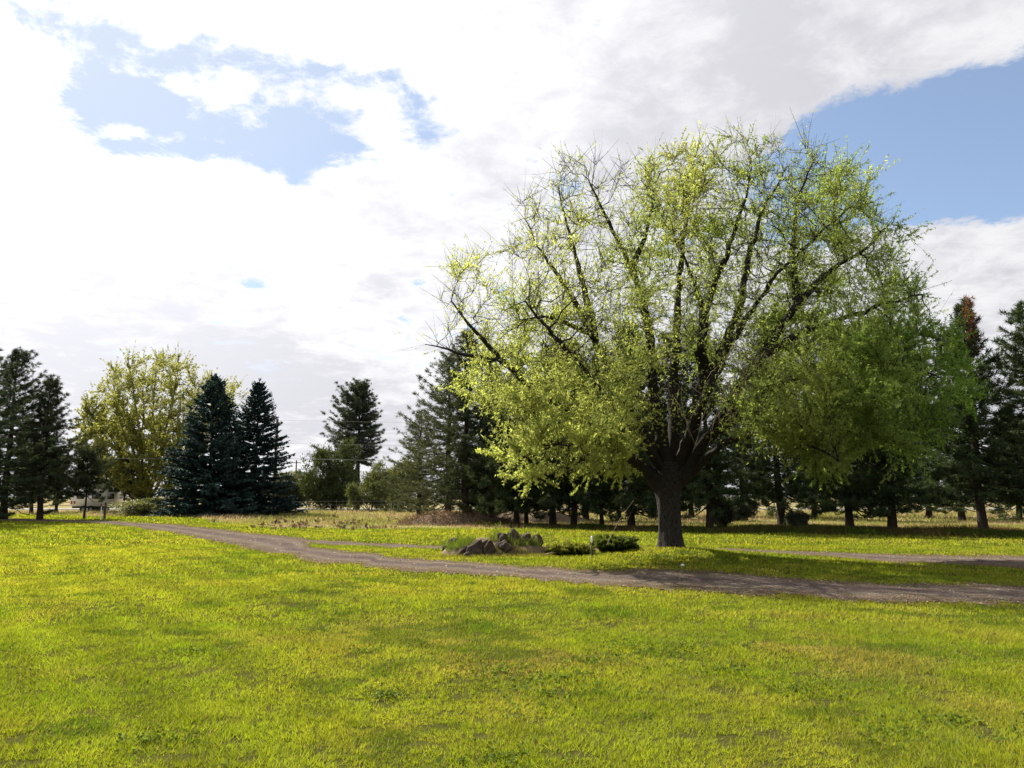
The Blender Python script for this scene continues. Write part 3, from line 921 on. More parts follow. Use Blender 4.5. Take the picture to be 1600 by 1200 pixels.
# ------------------------------------------------------------------ conifers
def make_pine(name, seed, H, R, clear, label, tuft=15, lean=0.0, colr=(0.044, 0.068, 0.031), dens=1.0, nl=0.24, dead=0, top_pow=0.75):
    global rng
    keep_rng = rng
    rng = np.random.default_rng(seed)
    root = thing(name, label, 'tree')
    zs = np.linspace(0, H, 14)
    ax = np.stack([lean * (zs / H) ** 1.5 * H + 0.05 * np.sin(zs * 0.9 + seed), 0.05 * np.cos(zs * 1.1 + seed), zs], -1)
    ax[0, 2] = -0.25
    tr = np.maximum(0.020 * H * (1 - zs / H) ** 0.85, 0.012) * 0.95
    tr[0] *= 1.25
    mb = MB(); mb.tube(ax, tr, 12); mb.build('trunk', M['pine_bark'], root, True)
    br, nd = MB(), MB()
    nb = int(H * 15 * dens)
    T_B, T_D, T_C = [], [], []
    for i in range(nb):
        t = (i + rng.random()) / nb
        z = clear + (H - clear) * t ** 0.95
        if z > H * 0.985:
            continue
        p0 = np.array([np.interp(z, zs, ax[:, 0]), np.interp(z, zs, ax[:, 1]), z])
        az = i * 2.399 + rng.normal(0, 0.5)
        prof = (1 - t) ** top_pow * min(1.0, 0.62 + t * 2.2) + 0.05
        L = R * prof * rng.uniform(0.55, 1.18) * (1.0 + 0.22 * math.sin(az * 1.0 + seed))
        el = math.radians(-12 + 52 * t + rng.normal(0, 9))
        h = np.array([math.cos(az), math.sin(az), 0])
        s_ = np.linspace(0, 1, 6)[:, None]
        sag = -0.14 * L * (1 - t)
        pl = p0 + h * (L * math.cos(el) * s_) + np.array([0, 0, 1]) * (L * math.sin(el) * s_ + sag * np.sin(s_ * math.pi) + 0.18 * L * s_ ** 3) + rng.normal(0, 0.03 * L, (6, 3)) * s_
        br.tube(pl, np.linspace(0.011 * L + 0.012, 0.008, 6), 4, False)
        bare = t < 0.06 and rng.random() < 0.55
        ns = int(4 + L * 5.0)
        for j in range(ns):
            f = rng.uniform(0.12 if not bare else 0.7, 1.0)
            b = np.array([np.interp(f, s_[:, 0], pl[:, k]) for k in range(3)])
            sgn = 1 if j % 2 else -1
            sd = unit(h * 0.7 + np.array([-h[1], h[0], 0]) * sgn * rng.uniform(0.4, 1.1) + np.array([0, 0, rng.uniform(0.0, 0.55)]))
            sl = rng.uniform(0.15, 0.38) * (0.6 + 0.25 * L) * (1.25 - f * 0.6)
            e = b + sd * sl
            br.blades(b[None], e[None], unit(np.cross(sd, [0.2, 0.3, 0.9]))[None] * 0.011)
            for g in ((0.55, 1.0) if sl > 0.25 else (1.0,)):
                T_B.append(b + sd * sl * g); T_D.append(unit(sd + np.array([0, 0, 0.35])))
                T_C.append(0 if not (dead and rng.random() < 0.03) else 1)
        T_B.append(pl[-1]); T_D.append(unit(h + np.array([0, 0, 0.5]))); T_C.append(0)
    for z in np.linspace(H * 0.93, H * 1.01, 7):
        T_B.append(np.array([np.interp(z, zs, ax[:, 0]), ax[-1, 1], z])); T_D.append(np.array([0, 0, 1.0])); T_C.append(0)
    T_B, T_D, T_C = np.array(T_B), np.array(T_D), np.array(T_C)
    m = len(T_B) * tuft
    B = np.repeat(T_B, tuft, 0) + rng.normal(0, 0.035, (m, 3))
    d = unit(np.repeat(T_D, tuft, 0) * 0.75 + rdir(m))
    Ln = nl * rng.uniform(0.7, 1.25, m)
    S = unit(np.cross(d, rdir(m))) * (0.017 * rng.uniform(0.7, 1.3, m))[:, None]
    cr = np.array(colr) * np.repeat(rng.uniform(0.65, 1.4, (len(T_B), 1)), tuft, 0) * rng.uniform(0.8, 1.25, (m, 1))
    cr[np.repeat(T_C, tuft) == 1] = np.array([0.16, 0.085, 0.035])
    nd.blades(B, B + d * Ln[:, None], S, cr)
    br.build('branches', M['pine_bark'], root, True)
    nd.build('needles', M['pine_needle'], root)
    rng = keep_rng
    return root


def make_spruce(name, seed, H, R, label, colr=(0.044, 0.081, 0.075), low=0.25):
    global rng
    keep_rng = rng
    rng = np.random.default_rng(seed)
    root = thing(name, label, 'tree')
    mb = MB(); zs = np.linspace(-0.25, H, 10)
    mb.tube(np.stack([zs * 0, zs * 0, zs], -1), np.maximum(0.018 * H * (1 - np.maximum(zs, 0) / H), 0.012), 10)
    mb.build('trunk', M['pine_bark'], root, True)
    br, nd = MB(), MB()
    nb = int(H * 54)
    Bs, Ds, Ls, Ws = [], [], [], []
    for i in range(nb):
        t = ((i + rng.random()) / nb) ** 1.12
        t = (math.floor(t * H * 2.1) + rng.uniform(0.15, 0.75)) / (H * 2.1)      # loose whorls: shelves with gaps between
        if t > 0.985:
            continue
        z = low + (H - low) * t
        az = rng.uniform(0, 6.283)
        L = R * ((1 - t) ** 0.78) * rng.uniform(0.78, 1.12) * (1 + 0.14 * math.sin(az * 2 + seed) + 0.12 * math.sin(az * 3 + z * 1.3) + 0.08 * math.sin(az * 7 + z * 2.1)) + 0.12
        h = np.array([math.cos(az), math.sin(az), 0]); sdv = np.array([-h[1], h[0], 0])
        s_ = np.linspace(0, 1, 5)[:, None]
        el = math.radians(-16 + 50 * t ** 1.3 + rng.normal(0, 5))
        pl = np.array([0, 0, z]) + h * (L * math.cos(el) * s_) + np.array([0, 0, 1]) * (L * math.sin(el) * s_ + 0.16 * L * s_ ** 2.5)
        br.tube(pl, np.linspace(0.012 + 0.006 * L, 0.006, 5), 3, False)
        k = int(12 + L * 20)
        f = rng.uniform(0.22, 1.0, k) ** 0.8
        b = np.stack([np.interp(f, s_[:, 0], pl[:, c]) for c in range(3)], -1)
        sg = np.where(rng.random(k) < 0.5, -1.0, 1.0)[:, None]
        d = unit(h * rng.uniform(0.5, 1.1, (k, 1)) + sdv * sg * rng.uniform(0.3, 1.0, (k, 1)) + np.array([0, 0, 1]) * rng.uniform(-0.5, 0.25, (k, 1)))
        Bs.append(b); Ds.append(d); Ls.append(rng.uniform(0.2, 0.45, k) * (1.15 - 0.4 * f) * (0.6 + 0.16 * L)); Ws.append(np.full(k, 0.17))
        Bs.append(pl[-1:]); Ds.append(unit(pl[-1:] - pl[-2:-1])); Ls.append(np.array([0.3])); Ws.append(np.array([0.09]))
    b = np.concatenate(Bs); d = np.concatenate(Ds); L = np.concatenate(Ls); Wd = np.concatenate(Ws)
    m = len(b)
    C = np.array(colr) * rng.uniform(0.6, 1.45, (m, 1))
    nd.rhombs(b, d, unit(rdir(m) * 0.7 + np.array([0, 0, 1])), L, Wd * rng.uniform(0.7, 1.3, m), C)
    # hanging side sprays give the shelves thickness
    m2 = m // 2
    k = rng.integers(0, m, m2)
    d2 = unit(d[k] * 0.5 + np.array([0, 0, -0.6]) + rdir(m2) * 0.4)
    nd.rhombs(b[k] + d[k] * (L[k] * 0.5)[:, None], d2, rdir(m2), L[k] * 0.6, Wd[k] * 0.8, C[k] * 0.9)
    br.build('branches', M['pine_bark'], root, True)
    tip = np.array([[0, 0, H - 0.1]])
    nd.rhombs(np.repeat(tip, 10, 0), unit(rdir(10) * 0.35 + np.array([0, 0, 1])), rdir(10), 0.5, 0.08, np.tile(np.array(colr), (10, 1)))
    nd.build('needles', M['spruce_needle'], root)
    rng = keep_rng
    return root


def make_bush(name, seed, lobes, n, leaf_l, leaf_w, c1, c2, label, cat='shrub', up=0.6, mat='bush_leaf', bark='pine_bark', shell=0.4, nstem=9):
    """lobes: (cx, cy, cz, rx, ry, rz). Clumps of leaf faces through the lobes, stems from the base"""
    global rng
    keep_rng = rng
    rng = np.random.default_rng(seed)
    root = thing(name, label, cat)
    lv, st = MB(), MB()
    lobes = np.array(lobes, float)
    vol = lobes[:, 3] * lobes[:, 4] * lobes[:, 5]
    w_ = vol ** 0.75; w_ /= w_.sum()
    nc = n // 9
    li = rng.choice(len(lobes), nc, p=w_)
    u = rdir(nc); rr = rng.random(nc) ** (1 / 3) * (1 - shell) + shell * (0.8 + 0.3 * rng.random(nc))
    fq = rng.normal(0, 2.6, (6, 3)); po_ = rng.uniform(0, 6.28, 6)
    rr = rr * (0.82 + 0.16 * np.sin(u @ fq.T + po_ + li[:, None] * 1.7).sum(1))
    c = lobes[li, :3] + u * lobes[li, 3:] * (rr * rng.uniform(0.85, 1.08, nc))[:, None]
    c[:, 2] = np.maximum(c[:, 2], 0.05)
    m = nc * 9
    B = np.repeat(c, 9, 0) + rng.normal(0, leaf_l * 0.55, (m, 3))
    B[:, 2] = np.maximum(B[:, 2], 0.02)
    d = unit(np.repeat(u, 9, 0) * 0.5 + rdir(m) * 0.8 + np.array([0, 0, up]))
    f = np.repeat(rng.random((nc, 1)), 9, 0)
    C = (np.array(c1) * (1 - f) + np.array(c2) * f) * rng.uniform(0.7, 1.3, (m, 1))
    lv.tris(B, d, rdir(m), leaf_l * rng.uniform(0.6, 1.3, m), leaf_w * rng.uniform(0.7, 1.3, m), C)
    for k in range(nstem):
        lb = lobes[k % len(lobes)]
        e = lb[:3] + rdir(1)[0] * lb[3:] * 0.75
        s_ = np.linspace(0, 1, 6)[:, None]
        b0 = np.array([rng.normal(0, 0.12), rng.normal(0, 0.12), -0.15])
        pl = b0 + (e - b0) * s_ + np.array([0, 0, 0.25 * abs(e[2])]) * np.sin(s_ * math.pi)
        st.tube(pl, np.linspace(0.02 + 0.016 * np.linalg.norm(e), 0.01, 6), 5)
    st.build('stems', M[bark], root, True)
    lv.build('foliage', M[mat], root)
    rng = keep_rng
    return root


used = set()
def put(proto, px, py, sx=1.0, sz=None, rz=None, label=None, group=None, Y=None):
    """stand a tree (the prototype first, then copies) on the ground point seen at a photo pixel"""
    if Y is None:
        x, y = G(px, py)
    else:
        y = Y; x = (px - CX) / FPX * Y * math.cos(PITCH) * 1.0 * (1 + 0)   # level sight line
        x = P(px, HZ, Y)[0]
    if proto.name in used:
        o = copy_tree(proto)
    else:
        used.add(proto.name); o = proto
    o.location = (x, y, tz(x, y)); o.rotation_euler = (0, 0, rng.uniform(0, 6.28) if rz is None else rz)
    o.scale = (sx, sx, sz or sx)
    if label:
        o['label'] = label
    if group:
        o['group'] = group
    return o


ROW = 'dark pine with a bare lower trunk in the long windbreak row'
pa = make_pine('pine_tree', 101, 10.5, 3.1, 1.1, ROW)
pb = make_pine('pine_tree', 102, 10.5, 2.9, 1.3, ROW, lean=0.02)
pc = make_pine('pine_tree', 103, 10.5, 3.3, 1.0, ROW, top_pow=0.6)
pd = make_pine('pine_tree', 104, 10.5, 2.6, 2.6, ROW, dens=0.85, top_pow=0.5)
GR = 'windbreak row of pines behind the willow'
for k, (px, py, s, sz) in enumerate([(808, 822, .80, .85), (823, 821, .62, .7), (865, 822.5, .98, .95), (897, 823.5, .85, .95), (941, 824, .6, .62), (988, 825.5, .98, 1.0), (1056, 826, .9, .95), (1110, 828, .92, .95),
                                     (1220, 828, 1.0, 1.0), (1327, 830, .95, .92), (1395, 831, 1.02, .95), (1640, 833, 1.05, .98), (770, 818, .9, .9)]):
    put((pa, pb, pc)[k % 3], px, py, s, sz, group=GR, label={808: 'middling pine trunk standing before the long earth bank', 823: 'slender young pine trunk standing before the long earth bank',
        941: 'thinnest young pine between two thicker windbreak trunks', 1110: 'windbreak pine beside the low dark shrub and round brown shrub', 1220: 'windbreak pine with a tiny green shrub at its foot',
        1395: 'windbreak pine next to the rusty topped pine', 1640: 'windbreak pine past the rusty topped pine', 770: 'pine standing between the brush pile and the earth bank'}.get(px, ROW))

# the pine with a rusty dead leader beside its living one
pr = make_pine('pine_tree', 110, 10.6, 3.2, 1.5, 'dark pine with a rusty brown dead top in the windbreak row', dens=1.05, top_pow=1.15)
put(pr, 1536, 832.5, 1.0, 1.0, rz=0.4)
rk = np.random.default_rng(5); mb = MB(); mt = MB()
xl = -0.72
tpx = P(1508, 600, pr.location[1])[0] - pr.location[0]
loc = lambda v: np.array([v[0] * math.cos(0.4) + v[1] * math.sin(0.4), -v[0] * math.sin(0.4) + v[1] * math.cos(0.4), v[2]])
axis = np.array([loc([f * tpx, -0.9 * f, 6.2 + 4.35 * f]) for f in np.linspace(0, 1, 8)])
mt.tube(axis, np.linspace(0.07, 0.02, 8), 6)
for i in range(95):
    f = rk.uniform(0.4, 1.0)
    b = np.array([np.interp(f, np.linspace(0, 1, 8), axis[:, k]) for k in range(3)])
    d = unit(np.array([rk.normal(), rk.normal(), 0.35])); L = rk.uniform(0.15, 0.75) * (1.25 - f)
    mt.tube(np.array([b, b + d * L]), [0.012, 0.005], 3, False)
    e = b + d * L * rk.uniform(0.5, 1.0)
    n = 13
    dd = unit(d * 0.6 + unit(rk.normal(size=(n, 3))))
    mb.blades(np.repeat(e[None], n, 0), e + dd * (0.2 * rk.uniform(.6, 1.2, (n, 1))), unit(np.cross(dd, unit(rk.normal(size=(n, 3))))) * 0.013, np.array([0.24, 0.105, 0.055]) * rk.uniform(0.6, 1.3, (n, 1)))
o = mt.build('dead_leader', M['pine_bark'], pr, True); o['label'] = 'bare dead leader beside the living top'
o = mb.build('dead_needles', M['dry_grass'], pr); o['label'] = 'rusty brown dead needles'

# pines left of the willow
pe = make_pine('pine_tree', 120, 12.6, 3.9, 1.0, 'tall bushy grey green pine with pointed top beside the brush pile', colr=(0.081, 0.101, 0.052), dens=0.85, tuft=10)
put(pe, 700, 815, 1.0, 0.88, rz=2.0)
pf = make_pine('pine_tree', 121, 13.3, 3.1, 1.1, 'tallest ragged pine standing over the brush pile', colr=(0.058, 0.078, 0.044), dens=0.9)
put(pf, 726, 819, 0.95, 0.87, rz=1.0)
pe2 = put(pe, 655, 806, 0.95, 0.70, rz=4.0, label='shorter bushy pine leaning out over the meadow grass')
pg = make_pine('pine_tree', 130, 19.0, 4.3, 7.0, 'lone round topped pine rising behind the junipers', colr=(0.057, 0.078, 0.055), dens=0.85, nl=0.36, top_pow=0.42, tuft=18)
put(pg, 558, 797, 1.0, 0.84, Y=98)

# far left pines
ph = make_pine('pine_tree', 140, 13.0, 4.2, 0.9, 'broad dark pine with branches sweeping low over the lawn', colr=(0.042, 0.065, 0.036), dens=1.0)
put(ph, 4, 812, 1.0, 0.93, rz=0.3)
pi_ = make_pine('pine_tree', 141, 11.5, 3.2, 2.2, 'open topped pine with dark straight trunk beside the drive', colr=(0.060, 0.075, 0.042), dens=0.85)
put(pi_, 61, 812, 0.95, 0.87, rz=1.3)
pk = make_pine('pine_tree', 145, 5.6, 2.6, 2.0, 'small dark pine', colr=(0.039, 0.055, 0.029), top_pow=0.45)
put(pk, 131, 811, 0.8, 0.85, label='small dark pine trunk under the yellow willow by the drive')
put(pd, 48, 802, 0.9, .7, label='slim pine behind the drive with grass around its trunk')
put(ph, -75, 818, 1.0, 0.9, label='dark pine shading the lawn edge beside the broad pine')
put(pd, 88, 801, 0.8, 0.6, label='slim pine standing between the drive and the parked trailer')
put(pk, 192, 800, 1.0, 1.0, label='dark pine behind the old fence post by the trailer')

# distant pines closing the view
FARL = 'distant dark pine on the far side of the meadow'
fr = np.random.default_rng(31)
for k in range(46):
    px = -140 + k * 42 + fr.uniform(-16, 16)
    Yd = fr.uniform(112, 170)
    if 440 < px < 690:
        Yd = fr.uniform(150, 190)
    put((pa, pb, pc, pd)[k % 4], px, 0, fr.uniform(0.9, 1.5) * (1.0 if px > 760 or px < 240 else 0.8), fr.uniform(0.75, 1.15) * (1.0 if px > 760 or px < 240 else 0.7), rz=fr.uniform(0, 6.28), label=FARL, group='distant pines beyond the road', Y=Yd)
SEC = 'dark pine in the second row behind the windbreak'
for k, px in enumerate([770, 840, 915, 965, 1020, 1080, 1160, 1270, 1360, 1450, 1500, 1590, 1660]):
    put((pc, pa, pb)[k % 3], px, 0, fr.uniform(.9, 1.15), fr.uniform(.72, .92), rz=fr.uniform(0, 6.28), label=SEC, group='second row of pines', Y=fr.uniform(50, 62))

# spruces
sa = make_spruce('spruce_tree', 201, 13.4, 4.9, 'broad dark blue spruce with skirts to the ground, wider of the pair')
put(sa, 326, 806, 1.0, 0.89, Y=66)
sb_ = make_spruce('spruce_tree', 202, 13.6, 3.6, 'slimmer dark blue spruce with feathery edge beside the utility pole', colr=(0.036, 0.070, 0.068))
put(sb_, 397, 804, 1.0, 0.88, Y=69)

# junipers and shrubs between the spruces and the pines
ja = make_bush('juniper_tree', 301, [(-1.6, 0, 3.0, 2.6, 2.4, 3.2), (1.0, 0.2, 3.4, 2.4, 2.2, 3.6), (-1.4, 0, 6.0, 1.3, 1.3, 2.0), (1.4, 0, 6.2, 1.4, 1.4, 1.9), (0, 0, 1.6, 3.4, 2.6, 1.7)], 26000, 0.32, 0.11,
               (0.035, 0.055, 0.026), (0.085, 0.11, 0.042), 'twin peaked dense green juniper in the meadow', 'tree', 0.8)
put(ja, 520, 797.5, 1.0, 0.98, rz=0.0)
jb = make_bush('juniper_tree', 302, [(0.4, 0, 1.9, 2.0, 1.8, 2.1), (0.6, 0, 3.4, 1.3, 1.2, 1.5), (-1.6, -0.2, 1.3, 0.9, 0.9, 1.4), (-2.0, -0.2, 2.3, 0.45, 0.45, 1.0)], 15000, 0.26, 0.09,
               (0.055, 0.075, 0.035), (0.13, 0.15, 0.065), 'small pale juniper with a side spike before the twin juniper', 'tree', 0.8)
put(jb, 578, 799.5, 1.0, 1.0, rz=0.0)
bc = make_bush('deciduous_bush', 303, [(0, 0, 1.6, 2.4, 2.0, 1.7), (-1.2, 0, 2.7, 1.4, 1.3, 1.3), (1.1, 0, 2.5, 1.5, 1.3, 1.5)], 12000, 0.28, 0.14,
               (0.045, 0.058, 0.05), (0.08, 0.09, 0.06), 'grey leaved bush beside the slim spruce', 'bush', 0.3)
put(bc, 455, 797, 1.0, 1.05, rz=0.0)
bd = make_bush('deciduous_bush', 304, [(0, 0, 3.0, 3.0, 2.4, 3.2), (1.8, 0, 4.2, 1.8, 1.6, 2.4)], 12000, 0.34, 0.13,
               (0.11, 0.135, 0.05), (0.17, 0.18, 0.07), 'pale yellow green willow bush behind the small juniper', 'bush', 0.5)
put(bd, 617, 0, 1.0, 1.0, rz=0.0, Y=100)
put(bd, 448, 0, 1.0, 0.8, rz=2.0, Y=110, label='pale yellow green bush behind the grey leaved bush')
put(bc, 1130, 826, 0.35, 0.4, rz=1.0, label='low dark shrub between trunks of the windbreak')
put(bc, 1152, 0, 0.5, 0.35, rz=2.0, Y=50, label='round purple brown shrub behind the windbreak trunks')
put(bc, 1246, 829, 0.22, 0.22, rz=3.0, label='tiny green shrub at the foot of a windbreak pine')
put(bc, 150, 0, 0.8, 0.7, rz=4.0, Y=86, label='grey bush beside the parked trailer')
put(bd, 222, 0, 0.75, 0.24, rz=1.0, Y=66, label='yellow green bush under the far willow beside the spruce')

# ---- the pale willow far left
fy = 80.0
b0 = np.array([P(222, HZ, fy)[0], fy, 0.0]); b0[2] = tz(b0[0], fy)
fw = thing('willow_tree', 'pale yellow green willow with fanned limbs beside the spruces', 'tree', tuple(b0))
fl = []
for (pp, y1, r0) in [([(222, 800), (205, 740), (180, 690), (155, 660), (130, 640)], 79, .22), ([(222, 800), (212, 720), (190, 640), (172, 590)], 82, .25), ([(224, 800), (222, 700), (210, 620), (200, 560)], 78, .25),
                     ([(226, 800), (236, 700), (240, 620), (245, 560)], 81, .26), ([(226, 800), (250, 710), (268, 630), (280, 570)], 79, .25), ([(224, 800), (262, 730), (290, 660), (310, 610)], 83, .22),
                     ([(222, 800), (185, 750), (150, 720), (120, 700)], 77, .18), ([(224, 800), (215, 730), (225, 650), (222, 590)], 84, .2), ([(224, 800), (300, 720), (345, 660), (365, 610)], 86, .2)]:
    fl.append((L_(pp, fy, y1), r0 * 0.8, 0.02))
fpoly = [(112, 700), (108, 655), (140, 640), (150, 600), (180, 565), (215, 552), (260, 548), (290, 555), (318, 585), (340, 600), (380, 595), (385, 640), (330, 700), (300, 780), (200, 790), (150, 755)]
fa = crown_points(fpoly, 1500, fy, 6.5)
fpos, fpar, flid, fprer, fn = grow(fl, fa, 0.7, 5.0, 1.1, 40, 0.25, 0.22)
fch, frad, _ = chains(fpos, fpar, fn, fprer, 0.02)
mb = MB()
mb.tube(np.array([[0, 0, -0.3], [0, 0, 0.3], [0, 0, 0.9]]), [0.62, 0.5, 0.45], 14)
mb.build('trunk', M['pale_bark'], fw, True)
for li in range(len(fl)):
    k = np.where(flid == li)[0]
    mb = MB(); mb.tube(fpos[k] - b0, frad[k], 7); mb.build('limb', M['pale_bark'], fw, True)
mb = MB()
for c in fch:
    rr = frad[c].copy(); rr[0] = min(rr[0], rr[1] * 1.2)
    mb.tube(fpos[c] - b0, rr, 4, False)
mb.build('branches', M['pale_bark'], fw, True)


def fdens(p):
    x, y = to_px(p + b0)
    d = np.where(y > 650, 2.2, 0.95)
    d = np.where((x < 200) & (y > 630), 2.8, d)
    return d * (0.5 + fbm(p[:, 0] * 0.3, p[:, 2] * 0.3, 230, 3))


def fcol(p, n):
    return np.array([0.250, 0.255, 0.085]) * rng.uniform(0.65, 1.3, (n, 1)) * np.array([1, 1, 1])


shoots_and_leaves(fw, fpos - b0, fpar, frad, fn, fdens, fcol, 0.07, 5, 1.4, 3, 15, 0.24, 0.12, 0.010, M['pale_bark'], M['willow_leaf'], 0.6)

# ------------------------------------------------------------------ rock pile on the island
def rock_mesh(seed, sx, sy, sz, rough=0.28, pinch=0.0):
    import bmesh
    bm = bmesh.new()
    bmesh.ops.create_icosphere(bm, subdivisions=3, radius=1.0)
    r_ = np.random.default_rng(seed)
    ph = r_.uniform(0, 6.28, (7, 3)); fr_ = r_.normal(0, 1.7, (7, 3)); am = r_.uniform(0.3, 1.0, 7)
    planes = unit(r_.normal(size=(9, 3))); pd_ = r_.uniform(0.62, 0.9, 9)
    for v in bm.verts:
        p = np.array(v.co)
        for pn, q_ in zip(planes, pd_):                 # chipped flat faces
            d = p @ pn
            if d > q_:
                p = p - pn * (d - q_) * 0.9
        n_ = sum(a * math.sin(f @ p * 2.2 + o[0]) for a, f, o in zip(am, fr_, ph)) / 7
        p = p * (1 + rough * n_)
        k = 1 - pinch * max(0, p[2])
        v.co = (p[0] * sx * k, p[1] * sy * k, p[2] * sz)
    me = bpy.data.meshes.new('rock')
    bm.to_mesh(me); bm.free()
    me.materials.append(M['rock'])
    return me


MY = 21.4
mound = MB()
n_u, n_v = 60, 36
uu, vv = np.meshgrid(np.linspace(-1, 1, n_u), np.linspace(-1, 1, n_v))
mx, my = -0.45 + uu * 1.6, MY + 1.0 + vv * 0.9
hgt = np.clip(1 - (np.abs(uu) ** 2.4 + np.abs(vv) ** 2.2), 0, 1) ** 0.6 * (0.42 + 0.22 * (fbm(mx * 2.2, my * 2.2, 300, 3) - 0.35))
mz = terr(mx, my) - 0.03 + hgt
ii = np.arange(mx.size).reshape(mx.shape)
mound.add(np.stack([mx, my, mz], -1).reshape(-1, 3), Q=np.stack([ii[:-1, :-1], ii[:-1, 1:], ii[1:, 1:], ii[1:, :-1]], -1).reshape(-1, 4))
tag(mound.build('earth_mound', M['soil'], smooth=True), 'low mound of pale earth behind the dark rocks on the island', 'mound')


def mound_z(x, y):
    u, v = (x + 0.45) / 1.6, (y - MY - 1.0) / 0.9
    b = np.clip(1 - (np.abs(u) ** 2.4 + np.abs(v) ** 2.2), 0, 1) ** 0.6 * (0.42 + 0.22 * (fbm(np.array(x) * 2.2, np.array(y) * 2.2, 300, 3) - 0.35))
    return terr(x, y) + np.maximum(b - 0.03, 0)


ROCKS = [  # px, base py, half sizes, lean, label
    (744, 868, (0.24, 0.16, 0.34), 0.42, 0.55, 'tall leaning dark rock slab at the front of the rock pile'),
    (765, 868, (0.175, 0.15, 0.27), 0.0, 0.2, 'upright round topped dark rock beside the leaning slab'),
    (695, 862, (0.11, 0.11, 0.19), -0.15, 0.1, 'small upright rock at the driveway end of the rock pile'),
    (708, 864, (0.20, 0.17, 0.17), 0.2, 0.1, 'squat brown rock at the driveway end of the rock pile'),
    (722, 857, (0.12, 0.12, 0.22), 0.8, 0.3, 'flat rock tilted on top of the squat brown rock'),
    (784, 866, (0.18, 0.15, 0.19), 0.0, 0.0, 'low rock in the grass next to the round topped rock'),
    (803, 865, (0.24, 0.18, 0.23), 0.1, 0.0, 'wide dark block in the middle of the rock pile'),
    (823, 865, (0.20, 0.17, 0.21), -0.1, 0.0, 'blocky dark rock beside the wide dark block'),
    (840, 864, (0.2, 0.16, 0.23), 0.0, 0.2, 'grey brown rock at the juniper end of the rock pile'),
    (855, 866, (0.15, 0.13, 0.15), 0.0, 0.0, 'small rock between the rock pile and the junipers'),
    (790, 850, (0.22, 0.16, 0.2), 0.3, 0.1, 'jagged rock crest showing through the weeds of the mound'),
    (778, 867, (0.12, 0.11, 0.10), 0.1, 0.0, 'little flat rock lying between the upright rock and the weeds'),
    (812, 864, (0.14, 0.12, 0.12), 0.0, 0.0, 'rounded low rock before the wide dark block'),
    (730, 869, (0.14, 0.12, 0.12), 0.0, 0.0, 'rough rock lump at the foot of the leaning slab'),
    (752, 846, (0.08, 0.08, 0.30), 0.8, 0.4, 'pointed rock sliver leaning above the slab'),
]
for k, (px, py, (sx, sy, sz), lean, pin, lab) in enumerate(ROCKS):
    x, y = G(px, py)
    if py < 858:
        y = MY + 0.25 + 0.2 * (k % 2); x = P(px, py, y)[0]
    o = link('rock', rock_mesh(400 + k, sx, sy, sz, 0.5, pin))
    zz = float(mound_z(np.array([x]), np.array([y]))[0])
    o.location = (x, y, zz + sz * 0.32 if py >= 858 else zz + sz * 0.25)
    o.rotation_euler = (0.12, lean, 0.7 * k)
    if abs(lean) > 0.25:
        o.rotation_euler = (0.05, lean, 0.0)
    tag(o, lab, 'rock', 'rocks of the pile on the island')


def weeds(name, label, cx, cy, rx, ry, n, h, col, zf=None, stalks=0, wd=0.012, kind=None):
    mb = MB()
    a = rng.uniform(0, 6.283, n); r = np.sqrt(rng.random(n))
    x = cx + rx * r * np.cos(a); y = cy + ry * r * np.sin(a)
    z = (zf or terr)(x, y) - 0.01
    B = np.stack([x, y, z], -1)
    hh = h * rng.uniform(0.3, 1.15, n)
    Tp = B + np.stack([rng.normal(0, 0.35, n) * hh, rng.normal(0, 0.35, n) * hh, hh], -1)
    an = rng.uniform(0, 3.14, n)
    C = np.array(col) * rng.uniform(0.6, 1.35, (n, 1))
    mb.blades(B, Tp, np.stack([np.cos(an), np.sin(an), an * 0], -1) * wd / 2, C)
    for k in range(stalks):
        p = B[k]; e = p + np.array([rng.normal(0, .08), rng.normal(0, .05), h * rng.uniform(1.5, 2.3)])
        m = 26
        f = rng.uniform(0.35, 1, m)[:, None]
        bb = p + (e - p) * f
        dd = unit(rdir(m) + np.array([0, 0, .5]))
        mb.blades(bb, bb + dd * 0.06, unit(np.cross(dd, rdir(m))) * 0.010, np.array(col) * rng.uniform(0.8, 1.4, (m, 1)))
        mb.blades(p[None], e[None], np.array([[0.006, 0, 0]]), np.array([col]))
    o = mb.build(name, M['grass'])
    return tag(o, label, 'weeds', kind=kind)


weeds('weed_clump', 'tall pale green weeds growing on the earth mound', 0.05, MY + 0.9, 0.75, 0.45, 2200, 0.22, (0.15, 0.18, 0.06), mound_z, 9)
weeds('weed_clump', 'green weeds on the driveway side of the earth mound', -1.45, MY + 0.8, 0.42, 0.4, 1100, 0.2, (0.12, 0.17, 0.04), mound_z, 5)
weeds('weed_clump', 'dry yellow weeds around the foot of the dark rocks', -0.5, MY + 0.0, 1.65, 0.4, 4200, 0.12, (0.20, 0.19, 0.06), mound_z, 0)


